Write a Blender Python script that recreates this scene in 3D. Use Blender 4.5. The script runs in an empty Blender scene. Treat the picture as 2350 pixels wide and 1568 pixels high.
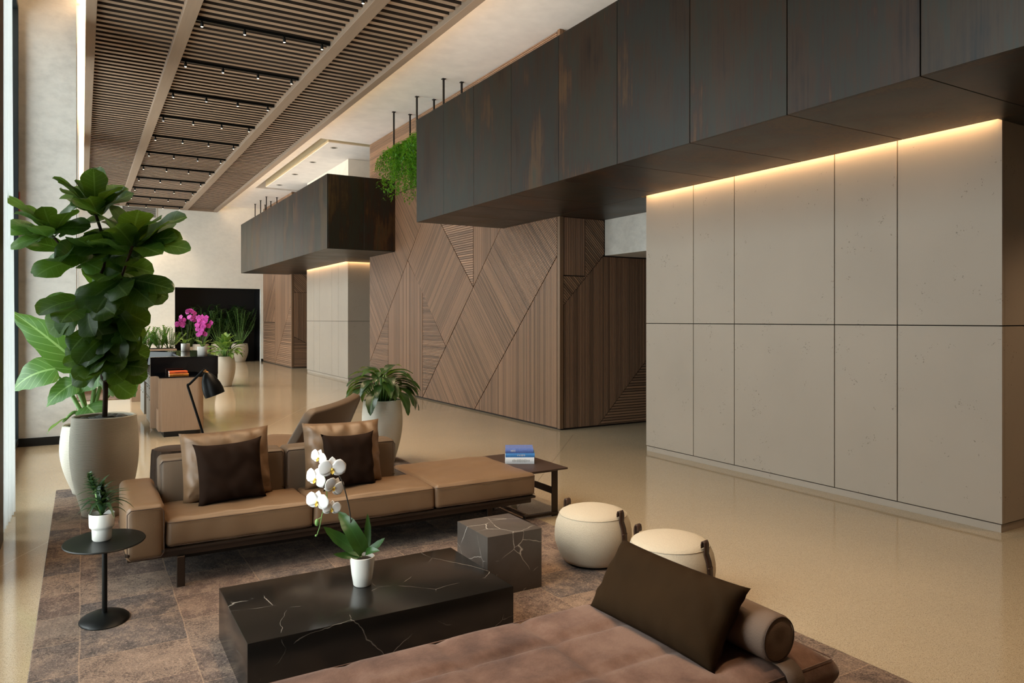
import bpy, bmesh, math, random
from mathutils import Vector, Matrix, noise
random.seed(7)
C = bpy.context.scene.collection
sc = bpy.context.scene
PI = math.pi

# ------------------------------------------------------------ camera, world, exposure
cam_data = bpy.data.cameras.new('camera')
cam = bpy.data.objects.new('camera', cam_data); C.objects.link(cam)
cam_data.sensor_width = 36.0
cam_data.lens = 1670.0 / 2350.0 * 36.0
cam_data.shift_y = -(784 - 733) / 2350.0
cam_data.clip_end = 200
cam.location = (0, 0, 1.55)
cam.rotation_euler = (PI / 2, 0, -math.radians(30.584))
sc.camera = cam

WINDOW_LIGHT = 1.0
SPOT_POWER = 165.0
LED_POWER = 55.0
COVE_POWER = 40.0

world = bpy.data.worlds.new('daylight'); sc.world = world
world.use_nodes = True
wn = world.node_tree.nodes['Background']
wt = world.node_tree                            # overcast sky: bright overhead, dim street level
wg = wt.nodes.new('ShaderNodeTexCoord'); ws = wt.nodes.new('ShaderNodeSeparateXYZ'); wm = wt.nodes.new('ShaderNodeMapRange'); wr_ = wt.nodes.new('ShaderNodeValToRGB')
wm.inputs['From Min'].default_value = -1.0; wm.inputs['From Max'].default_value = 1.0
wt.links.new(wg.outputs['Generated'], ws.inputs[0]); wt.links.new(ws.outputs[2], wm.inputs[0]); wt.links.new(wm.outputs[0], wr_.inputs[0]); wt.links.new(wr_.outputs[0], wn.inputs[0])
we = wr_.color_ramp.elements
for _ in range(3): we.new(.5)
for q_, (ps, cv) in zip(we, ((0.0, 6.0), (.46, 4.5), (.54, 2.4), (.72, 7.0), (1.0, 9.0))):
    q_.position = ps; q_.color = (cv * .94, cv * .98, cv * 1.0, 1)
wn.inputs[1].default_value = WINDOW_LIGHT

sc.view_settings.view_transform = 'Standard'
sc.view_settings.look = 'None'
sc.view_settings.gamma = 1.0
sc.view_settings.use_curve_mapping = False
sc.view_settings.exposure = 0.12
sc.cycles.use_denoising = True
sc.cycles.max_bounces = 8
sc.cycles.diffuse_bounces = 5
sc.cycles.glossy_bounces = 4
sc.cycles.transparent_max_bounces = 8
sc.cycles.sample_clamp_indirect = 6.0
sc.cycles.caustics_reflective = False
sc.cycles.caustics_refractive = False

WIN_SPANS = [(2.0, 5.15), (6.2, 10.62), (12.3, 17.2), (18.6, 27.4)]
for (a, b) in WIN_SPANS:                       # sky portals in the window openings
    l = bpy.data.lights.new('window_portal', 'AREA'); l.shape = 'RECTANGLE'
    l.size = 5.2; l.size_y = b - a
    l.cycles.is_portal = True
    o = bpy.data.objects.new('window_portal', l); C.objects.link(o)
    o.location = (-0.95, (a + b) / 2, 2.75)
    o.rotation_euler = (0, -PI / 2, 0)

def spot(loc, power, angle, blend=0.7, col=(1.0, 0.72, 0.45), parent=None, rot=(0, 0, 0), size=0.04):
    l = bpy.data.lights.new('spot_lamp', 'SPOT'); l.energy = power; l.color = col
    l.spot_size = math.radians(angle); l.spot_blend = blend; l.shadow_soft_size = size
    o = bpy.data.objects.new('spot_lamp', l); C.objects.link(o)
    o.location = loc; o.rotation_euler = rot; o.parent = parent
    return o

# ------------------------------------------------------------ materials
def S(r, g=None, b=None):
    if g is None: r, g, b = r
    f = lambda c: (c / 255) / 12.92 if c <= 10 else ((c / 255 + 0.055) / 1.055) ** 2.4
    return (f(r), f(g), f(b), 1)

class N:
    def __init__(s, name):
        s.m = bpy.data.materials.new(name); s.m.use_nodes = True
        s.nt = s.m.node_tree; s.p = s.nt.nodes['Principled BSDF']; s.out = s.nt.nodes['Material Output']
        s.tc = s.nt.nodes.new('ShaderNodeTexCoord')
    def n(s, t, **kw):
        x = s.nt.nodes.new('ShaderNode' + t)
        for k, v in kw.items():
            if k.startswith('i_'):
                key = k[2:]
                x.inputs[int(key) if key.isdigit() else key].default_value = v
            else: setattr(x, k, v)
        return x
    def l(s, a, b): s.nt.links.new(a, b)
    def coord(s, kind='Object', scale=(1, 1, 1), rot=(0, 0, 0)):
        mp = s.n('Mapping'); mp.inputs['Scale'].default_value = scale; mp.inputs['Rotation'].default_value = rot
        s.l(s.tc.outputs[kind], mp.inputs['Vector']); return mp.outputs[0]
    def noise(s, vec, scale, detail=4, rough=.55):
        x = s.n('TexNoise', i_Scale=scale, i_Detail=detail, i_Roughness=rough); s.l(vec, x.inputs['Vector']); return x.outputs['Fac']
    def ramp(s, fac, stops):
        r = s.n('ValToRGB'); e = r.color_ramp.elements
        while len(e) < len(stops): e.new(0.5)
        for q, (p, c) in zip(e, stops): q.position = p; q.color = c if len(c) == 4 else (*c, 1)
        s.l(fac, r.inputs[0]); return r.outputs[0]
    def mix(s, fac, a, b, mode='MIX'):
        x = s.n('Mix', data_type='RGBA', blend_type=mode)
        for val, i in ((fac, 0), (a, 6), (b, 7)):
            if hasattr(val, 'is_output'): s.l(val, x.inputs[i])
            else: x.inputs[i].default_value = val
        return x.outputs[2]
    def math(s, op, a, b=0.0, c=None):
        x = s.n('Math', operation=op)
        for i, val in enumerate((a, b) if c is None else (a, b, c)):
            if hasattr(val, 'is_output'): s.l(val, x.inputs[i])
            else: x.inputs[i].default_value = val
        return x.outputs[0]
    def bump(s, h, strength=.3, dist=.01):
        b = s.n('Bump'); b.inputs['Strength'].default_value = strength; b.inputs['Distance'].default_value = dist
        s.l(h, b.inputs['Height']); s.l(b.outputs[0], s.p.inputs['Normal'])
    def base(s, c):
        if hasattr(c, 'is_output'): s.l(c, s.p.inputs['Base Color'])
        else: s.p.inputs['Base Color'].default_value = c
    def set(s, **kw):
        for k, v in kw.items(): s.p.inputs[k.replace('_', ' ')].default_value = v

def mul(c, k): return (min(c[0] * k, 1), min(c[1] * k, 1), min(c[2] * k, 1), 1)

def plain(name, rgb, rough=.5, metal=0.0, var=.12, vs=4.0, bump=0.0, bs=60.0, stretch=(1, 1, 1), spec=.5, sheen=0.0, coat=0.0):
    k = N(name); c = S(rgb)
    v = k.coord('Object', stretch)
    k.base(k.mix(k.noise(v, vs), mul(c, 1 - var), mul(c, 1 + var)))
    k.set(Roughness=rough, Metallic=metal)
    k.p.inputs['Specular IOR Level'].default_value = spec
    if sheen:
        k.p.inputs['Sheen Weight'].default_value = sheen; k.p.inputs['Sheen Roughness'].default_value = .4
        k.p.inputs['Sheen Tint'].default_value = mul(c, 3)
    if coat: k.p.inputs['Coat Weight'].default_value = coat
    if bump: k.bump(k.noise(v, bs, 5), bump, .01)
    return k.m

def emit(name, col, strength):
    k = N(name); k.base((0, 0, 0, 1))
    k.p.inputs['Emission Color'].default_value = (*col, 1); k.p.inputs['Emission Strength'].default_value = strength
    return k.m

M = {}
M['ceiling_paint'] = plain('ceiling paint', (236, 229, 222), .8, bump=.03)
M['white_paint'] = plain('white paint', (222, 216, 206), .7, bump=.03)
def plaster(name, rgb, mot=1.0):
    k = N(name); v = k.coord(); c = S(rgb)
    a = k.noise(v, 1.3, 5, .6); b = k.noise(k.coord('Object', (1, 1, 1.6), (0.5, 0.3, 0)), 7, 6, .65)
    m = k.math('ADD', k.math('MULTIPLY', a, .55), k.math('MULTIPLY', b, .45))
    k.base(k.ramp(m, [(.3, mul(c, 1 - .26 * mot)), (.52, c), (.72, mul(c, 1 + .16 * mot))])); k.set(Roughness=.55)
    k.bump(b, .25, .01); return k.m
M['plaster'] = plaster('trowelled plaster', (214, 210, 202))
M['far_plaster'] = plaster('far wall plaster', (236, 232, 222), .4)

def concrete():
    k = N('pitted concrete'); v = k.coord(); c = S(166, 152, 137)
    a = k.noise(v, .9, 4); base = k.mix(a, mul(c, .86), mul(c, 1.1))
    vo = k.n('TexVoronoi', i_Scale=48.0); vo.feature = 'F1'
    dist = k.n('TexNoise', i_Scale=30.0); k.l(v, dist.inputs['Vector'])
    vv = k.mix(.06, v, dist.outputs['Color']); k.l(vv, vo.inputs['Vector'])
    pit = k.math('LESS_THAN', vo.outputs['Distance'], .24)
    msk = k.math('GREATER_THAN', k.noise(v, 5, 5, .75), .60)
    pm = k.math('MULTIPLY', pit, msk)
    k.base(k.mix(k.math('MULTIPLY', pm, .6), base, S(84, 74, 64))); k.set(Roughness=.6)
    k.bump(k.math('SUBTRACT', k.math('MULTIPLY', k.noise(v, 40, 4), .15), pm), .35, .006); return k.m
M['concrete'] = concrete()
M['groove'] = plain('dark groove', (70, 62, 54), .8)

def floor_mat():
    k = N('polished concrete floor'); v = k.coord()
    big = k.noise(v, .55, 5, .6); c = S(178, 158, 129)
    base = k.mix(big, mul(c, .82), mul(c, 1.15))
    sp = k.n('TexVoronoi', i_Scale=170.0); k.l(v, sp.inputs['Vector'])
    base = k.mix(k.math('MULTIPLY', k.math('LESS_THAN', sp.outputs['Distance'], .30), .7), base, S(112, 96, 76))
    sp2 = k.n('TexVoronoi', i_Scale=110.0); k.l(v, sp2.inputs['Vector'])
    base = k.mix(k.math('MULTIPLY', k.math('LESS_THAN', sp2.outputs['Distance'], .2), .4), base, S(225, 212, 190))
    sx = k.n('SeparateXYZ'); k.l(v, sx.inputs[0])     # two fine saw-cut joints
    d = k.math('ABSOLUTE', k.math('SUBTRACT', k.math('SUBTRACT', sx.outputs[1], k.math('MULTIPLY', sx.outputs[0], 1.105)), 1.72))
    ln = k.math('MULTIPLY', k.math('LESS_THAN', d, .004), k.math('LESS_THAN', sx.outputs[1], 8.0))
    d2 = k.math('ABSOLUTE', k.math('SUBTRACT', k.math('SUBTRACT', sx.outputs[1], k.math('MULTIPLY', sx.outputs[0], 1.92)), 6.4))
    ln2 = k.math('LESS_THAN', d2, .008)
    base = k.mix(k.math('MULTIPLY', ln2, .5), base, S(222, 206, 178))
    k.base(k.mix(k.math('MULTIPLY', ln, .6), base, S(100, 84, 64)))
    k.l(k.math('ADD', k.math('MULTIPLY', k.noise(v, 1.2, 5), .10), .05), k.p.inputs['Roughness'])
    k.bump(k.noise(v, 300, 2), .02, .002)
    return k.m
M['floor'] = floor_mat()

def slat_wood(name, rgb, var=.35, rough=.5):
    k = N(name); c = S(rgb)
    g = k.n('NewGeometry')
    u = k.n('Mapping'); u.inputs['Scale'].default_value = (1.6, 60, 1); k.l(k.tc.outputs['UV'], u.inputs['Vector'])
    gr = k.noise(u.outputs[0], 1.0, 5, .6)
    patch = k.noise(k.coord('Object', (1.2, 1.2, 1.2)), 1.4, 2)
    f = k.math('ADD', k.math('MULTIPLY', g.outputs['Random Per Island'], .5), k.math('ADD', k.math('MULTIPLY', gr, .4), k.math('MULTIPLY', patch, .1)))
    k.base(k.ramp(f, [(.15, mul(c, 1 - var * 1.4)), (.5, c), (.85, (min(c[0] * (1 + var), 1), min(c[1] * (1 + var * .92), 1), min(c[2] * (1 + var * .8), 1), 1))]))
    k.set(Roughness=rough); k.bump(gr, .15, .003); return k.m
M['slat_wood'] = slat_wood('walnut slats', (139, 107, 84), .36)
M['ceiling_wood'] = slat_wood('ceiling slats', (152, 127, 105), .22)
M['slat_side_shade'] = plain('slat sides with painted shade', (62, 49, 39), .7, var=.2, vs=3, stretch=(.6, 8, 8))  # same boards as the ceiling slats; shade on their sides painted into the colour
M['beam_wood'] = plain('ceiling beam wood', (140, 119, 100), .55, var=.16, vs=3, stretch=(8, .6, 8))
M['oak'] = plain('oak veneer', (150, 124, 102), .5, var=.16, vs=7, stretch=(8, 8, .6), bump=.05)
M['post_wood'] = plain('walnut corner board', (116, 88, 64), .5, var=.2, vs=5, stretch=(9, 9, .5))
M['backing'] = plain('dark backing', (44, 33, 25), .9)
M['column_wood'] = plain('brown timber cladding', (92, 76, 54), .6, var=.2, vs=5, stretch=(9, 9, .5))

def patina():
    k = N('patinated steel'); v = k.coord('Object', (1.0, 1.0, .42)); oi = k.n('ObjectInfo')
    off = k.n('VectorMath', operation='ADD'); k.l(v, off.inputs[0])
    cmb = k.n('CombineXYZ'); 
    for i in range(3): k.l(k.math('MULTIPLY', oi.outputs['Random'], 37.0 + i * 11), cmb.inputs[i])
    k.l(cmb.outputs[0], off.inputs[1])
    a = k.noise(off.outputs[0], 1.5, 6, .6); fine = k.noise(k.coord('Object', (30, 30, .8)), 1.5, 4, .6)
    col = k.ramp(k.math('ADD', k.math('MULTIPLY', k.math('ADD', k.math('MULTIPLY', a, .75), k.math('MULTIPLY', fine, .25)), 1.7), -.35),
                 [(.22, S(24, 22, 24)), (.38, S(60, 46, 34)), (.48, S(46, 51, 48)), (.56, S(54, 40, 34)), (.66, S(90, 68, 42)), (.78, S(60, 66, 58))])
    tint = k.ramp(oi.outputs['Random'], [(0, S(215, 222, 235)), (.35, S(255, 232, 205)), (.7, S(225, 240, 225)), (1, S(250, 225, 210))])
    k.base(k.mix(1.0, k.mix(1.0, col, (.8, .77, .72, 1), 'MULTIPLY'), tint, 'MULTIPLY'))
    k.set(Metallic=.35); k.l(k.math('ADD', k.math('MULTIPLY', a, .25), .3), k.p.inputs['Roughness'])
    k.bump(fine, .04, .002); return k.m
M['patina'] = patina()
M['black_steel'] = plain('black steel', (20, 18, 17), .45, .3)
M['dark_frame'] = plain('dark window frame', (38, 46, 48), .4, .4)
M['grey_metal'] = plain('grey drawer fronts', (150, 150, 145), .4, .3, var=.05)
M['leather'] = plain('tan leather', (118, 91, 66), .45, var=.16, vs=3, bump=.06, bs=140)
M['grey_leather'] = plain('taupe leather', (104, 86, 69), .5, var=.14, vs=3, bump=.06, bs=140)
M['piping'] = plain('dark seam', (62, 44, 32), .7)
M['velvet'] = plain('dark brown velvet', (34, 21, 13), .9, var=.3, vs=4, bump=.1, bs=200, sheen=.04, spec=.1)
M['olive_velvet'] = plain('dark olive brown velvet', (44, 30, 15), .9, var=.35, vs=4, bump=.1, bs=200, sheen=.05, spec=.1)
def chenille():
    k = N('brown chenille'); v = k.coord(); a = k.noise(v, 4.5, 6, .62); b = k.noise(v, 130, 3, .7)
    k.base(k.mix(k.math('MULTIPLY', b, .35), k.ramp(a, [(.34, S(84, 60, 49)), (.5, S(118, 89, 75)), (.62, S(134, 106, 92))]), S(76, 58, 50)))
    k.set(Roughness=.9); k.p.inputs['Specular IOR Level'].default_value = .15
    k.p.inputs['Sheen Weight'].default_value = .12
    k.bump(b, .3, .006); return k.m
M['daybed'] = chenille()
M['bolster'] = plain('taupe woven linen', (118, 98, 84), .85, var=.2, vs=5, bump=.3, bs=220)
M['boucle'] = plain('cream boucle', (196, 182, 160), .95, var=.14, vs=170, bump=.4, bs=190, sheen=0)
M['strap'] = plain('brown leather strap', (58, 36, 24), .5, var=.15, bump=.05)
M['black_metal'] = plain('matt black metal', (10, 11, 10), .4, .1, spec=.3)
M['bronze'] = plain('dark bronze', (52, 38, 28), .45, .4, var=.2)
M['bronze_wood'] = plain('dark stained wood', (58, 40, 30), .5, var=.25, vs=6, stretch=(1, 9, 1))
M['black_gloss'] = plain('black glass top', (9, 10, 13), .08, var=.1)
M['white_ceramic'] = plain('white ceramic', (236, 232, 224), .3, var=.03)
M['brass'] = plain('brass', (170, 120, 70), .3, .9)
M['paper'] = plain('book pages', (226, 218, 205), .8, var=.08, vs=200)
M['soil'] = plain('soil', (48, 38, 28), 1, var=.4, vs=60, bump=.5)
M['pebble'] = plain('grey pebbles', (78, 78, 76), .7, var=.25, vs=9)
M['bark'] = plain('bark', (74, 56, 42), .9, var=.35, vs=14, bump=.5, bs=30)
M['steel_light'] = plain('brushed edge', (170, 165, 155), .3, .7)

def ribbed(name, rgb, scale=55, s=.5):
    k = N(name); c = S(rgb); v = k.coord()
    w = k.n('TexWave', i_Scale=scale, i_Distortion=1.6); w.bands_direction = 'Z'; w.inputs['Detail'].default_value = 2.0; w.inputs['Detail Scale'].default_value = 1.5
    k.l(v, w.inputs['Vector'])
    k.base(k.mix(w.outputs['Fac'], mul(c, .8), mul(c, 1.04))); k.set(Roughness=.75); k.bump(w.outputs['Fac'], s, .008); return k.m
M['ribbed_pot'] = ribbed('ribbed cream planter', (206, 200, 186), 40, .35)
M['stone_pot'] = plain('smooth stone planter', (190, 178, 160), .6, var=.08, vs=6, bump=.05)

def marble(name, base, vein, scale, width, amount, rough, lo=.48, dist=.16):
    k = N(name); v = k.coord('Object', (1, 1, 1), (.4, .7, .3))
    n = k.n('TexNoise', i_Scale=scale * .8, i_Detail=5.0); k.l(v, n.inputs['Vector'])
    vv = k.mix(dist, v, n.outputs['Color'])
    vo = k.n('TexVoronoi', i_Scale=scale); vo.feature = 'DISTANCE_TO_EDGE'; k.l(vv, vo.inputs['Vector'])
    fac = k.ramp(vo.outputs['Distance'], [(0, (1, 1, 1)), (width, (0, 0, 0))])
    msk = k.ramp(k.noise(v, scale * 1.3, 3), [(lo, (0, 0, 0)), (lo + .13, (1, 1, 1))])
    f = k.math('MULTIPLY', k.math('MULTIPLY', fac, msk), amount)
    c = S(base); b = k.mix(k.noise(v, 9, 6, .7), mul(c, .7), mul(c, 1.3))
    k.base(k.mix(f, b, S(vein))); k.set(Roughness=rough); return k.m
M['black_marble'] = marble('black veined marble', (24, 22, 20), (180, 170, 158), 3.1, .0045, .75, .2)
M['grey_marble'] = marble('grey brown veined marble', (82, 74, 68), (215, 205, 192), 5.5, .009, .9, .3, .38, .06)

def leaf_mat(name, dark, light, vein, vfreq=9.0, trans=.25, rough=.35, slant=.35):
    k = N(name); uv = k.n('SeparateXYZ'); k.l(k.tc.outputs['UV'], uv.inputs[0])
    g = k.n('NewGeometry')
    d = k.math('ABSOLUTE', k.math('SUBTRACT', uv.outputs[1], .5))
    mid = k.math('LESS_THAN', d, .03)
    s = k.math('FRACT', k.math('MULTIPLY', k.math('SUBTRACT', uv.outputs[0], k.math('MULTIPLY', d, slant)), vfreq))
    sv = k.math('MULTIPLY', k.math('LESS_THAN', s, .09), .45)
    vf = k.math('MAXIMUM', k.math('MULTIPLY', mid, .8), sv)
    b = k.mix(g.outputs['Random Per Island'], S(dark), S(light))
    b = k.mix(k.noise(k.coord('Object'), 6), mul(S(dark), .9), b)
    col = k.mix(vf, b, S(vein)); k.base(col)
    k.set(Roughness=rough); k.bump(k.math('MULTIPLY', vf, -1.0), .25, .01)
    tr = k.n('BsdfTranslucent'); k.l(k.mix(.5, col, S(150, 190, 50)), tr.inputs[0])
    ms = k.n('MixShader'); ms.inputs[0].default_value = trans
    k.l(k.p.outputs[0], ms.inputs[1]); k.l(tr.outputs[0], ms.inputs[2]); k.l(ms.outputs[0], k.out.inputs[0]); return k.m
M['fig_leaf'] = leaf_mat('fiddle leaf', (36, 76, 30), (106, 152, 54), (116, 150, 84), 8, .32)
M['ear_leaf'] = leaf_mat('elephant ear leaf', (44, 92, 36), (84, 130, 56), (150, 186, 116), 7, .3, .4, .6)
M['orchid_leaf'] = leaf_mat('orchid leaf', (34, 66, 28), (62, 98, 38), (52, 88, 40), 1, .12)
M['lily_leaf'] = leaf_mat('dark drooping leaf', (26, 44, 20), (60, 94, 38), (70, 104, 50), 10, .15, .3)
M['pale_leaf'] = leaf_mat('variegated leaf', (52, 92, 34), (140, 176, 78), (176, 200, 120), 8, .2)
M['zz_leaf'] = leaf_mat('glossy small leaf', (48, 88, 30), (104, 146, 54), (120, 160, 80), 1, .2)
M['palm_leaf'] = leaf_mat('palm leaflet', (20, 46, 20), (52, 92, 34), (60, 100, 40), 1, .15, .5)
M['fern_leaf'] = leaf_mat('fern leaflet', (52, 116, 16), (120, 190, 30), (90, 150, 40), 1, .35, .5)
M['dracaena_leaf'] = leaf_mat('dark strap leaf', (34, 58, 38), (84, 114, 76), (60, 90, 64), 1, .1)
M['stem'] = plain('green stem', (112, 150, 78), .5, var=.15)
M['dark_stem'] = plain('dark brown stem', (44, 36, 26), .6)
M['petal_white'] = plain('white petal', (246, 242, 238), .6, var=.02)
M['petal_pink'] = plain('magenta petal', (206, 70, 168), .6, var=.65, vs=26)
M['orchid_lip'] = plain('yellow lip', (222, 186, 70), .6, var=.2, vs=80)
M['gold'] = plain('champagne cove face', (206, 192, 160), .4, .1, var=.06)
M['niche'] = plain('black painted niche', (24, 22, 23), .5, var=.1)
M['red'] = plain('pink red tag', (214, 96, 92), .5)
M['book_orange'] = plain('orange book cover', (216, 90, 40), .5, var=.1)
M['book_amber'] = plain('amber book cover', (214, 130, 50), .5, var=.1)
M['book_blue'] = plain('blue illustrated cover', (70, 130, 190), .4, var=.3, vs=60)
M['book_violet'] = plain('blue violet illustrated cover', (96, 116, 176), .4, var=.45, vs=70)
M['book_white'] = plain('white book jacket', (222, 222, 224), .4, var=.06)
M['ink'] = plain('printed ink', (60, 24, 16), .6)
M['led'] = emit('warm light strip', (1.0, .62, .3), LED_POWER)
M['cove_led'] = emit('cove light strip', (1.0, .66, .36), COVE_POWER)
M['up_led'] = emit('uplight strip', (1.0, .8, .6), 14)
M['lens'] = emit('spot lens', (1.0, .82, .55), 9)

def glass():
    k = N('window glass'); t = k.n('BsdfTransparent'); gl = k.n('BsdfGlossy'); gl.inputs['Roughness'].default_value = .02
    t.inputs[0].default_value = (.94, .97, .96, 1)
    fr = k.n('LayerWeight'); fr.inputs[0].default_value = .15
    ms = k.n('MixShader'); k.l(fr.outputs['Fresnel'], ms.inputs[0]); k.l(t.outputs[0], ms.inputs[1]); k.l(gl.outputs[0], ms.inputs[2])
    k.l(ms.outputs[0], k.out.inputs[0]); return k.m
M['glass'] = glass()
def sheer():
    k = N('sheer curtain'); t = k.n('BsdfTransparent'); tl = k.n('BsdfTranslucent'); df = k.n('BsdfDiffuse')
    tl.inputs[0].default_value = (.6, .61, .6, 1); df.inputs[0].default_value = (.82, .83, .81, 1)
    a = k.n('MixShader'); a.inputs[0].default_value = .5; k.l(tl.outputs[0], a.inputs[1]); k.l(df.outputs[0], a.inputs[2])
    b = k.n('MixShader'); b.inputs[0].default_value = .8; k.l(t.outputs[0], b.inputs[1]); k.l(a.outputs[0], b.inputs[2])
    k.l(b.outputs[0], k.out.inputs[0]); return k.m
M['sheer'] = sheer()

def rug_mat():
    k = N('patchwork rug'); v = k.coord('Object', (1, 1, 1), (0, 0, PI / 2))
    nz = k.n('TexNoise', i_Scale=3.0); k.l(v, nz.inputs['Vector'])
    vd = k.mix(.02, v, nz.outputs['Color'])
    br = k.n('TexBrick'); br.offset = .37; br.squash = 1.0
    for key, val in (('Scale', 1.0), ('Mortar Size', .005), ('Mortar Smooth', 1.0), ('Brick Width', .36), ('Row Height', .445), ('Bias', 0.0)): br.inputs[key].default_value = val
    br.inputs['Color1'].default_value = (0, 0, 0, 1); br.inputs['Color2'].default_value = (1, 1, 1, 1); br.inputs['Mortar'].default_value = (.5, .5, .5, 1)
    k.l(vd, br.inputs['Vector'])
    patch = k.ramp(br.outputs['Color'], [(0, S(62, 50, 46)), (.25, S(112, 88, 74)), (.5, S(84, 74, 70)), (.75, S(134, 110, 92)), (1, S(92, 74, 66))])
    # motif: curling dark figures, different in each patch
    off = k.n('VectorMath', operation='ADD'); k.l(v, off.inputs[0]); cx = k.n('CombineXYZ')
    for i in range(3): k.l(k.math('MULTIPLY', br.outputs['Color'], 9.0 + 4 * i), cx.inputs[i])
    k.l(cx.outputs[0], off.inputs[1])
    orn = k.n('TexNoise', i_Scale=13.0, i_Detail=3.0, i_Roughness=.6, i_Distortion=2.2); k.l(off.outputs[0], orn.inputs['Vector'])
    ol = k.math('LESS_THAN', k.math('ABSOLUTE', k.math('SUBTRACT', orn.outputs['Fac'], .5)), .03)
    ol = k.math('MULTIPLY', ol, k.math('GREATER_THAN', k.noise(off.outputs[0], 3.2, 2), .46))
    weave = k.noise(k.coord('Object', (60, 110, 1)), 1.5, 3, .75)
    wear = k.noise(v, 7, 9, .8)
    knots = k.noise(v, 75, 2, .8)
    c = k.mix(k.math('MULTIPLY', ol, .62), patch, S(38, 29, 27))
    c = k.mix(k.ramp(wear, [(.47, (0, 0, 0)), (.66, (.8, .8, .8))]), c, S(160, 134, 114))
    c = k.mix(k.ramp(wear, [(.30, (.7, .7, .7)), (.46, (0, 0, 0))]), c, S(46, 38, 36))
    c = k.mix(k.ramp(weave, [(.34, (.75, .75, .75)), (.52, (0, 0, 0))]), c, S(50, 40, 36))
    c = k.mix(k.ramp(knots, [(.55, (0, 0, 0)), (.75, (.6, .6, .6))]), c, S(176, 152, 132))
    st = k.math('MULTIPLY', k.math('MULTIPLY', br.outputs['Fac'], .62), k.ramp(weave, [(.4, (.25, .25, .25)), (.55, (1, 1, 1))]))
    c = k.mix(st, c, S(186, 152, 122))
    k.base(c); k.set(Roughness=.95); k.bump(k.math('ADD', weave, k.math('ADD', wear, knots)), .5, .006); return k.m
M['rug'] = rug_mat()

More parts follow.
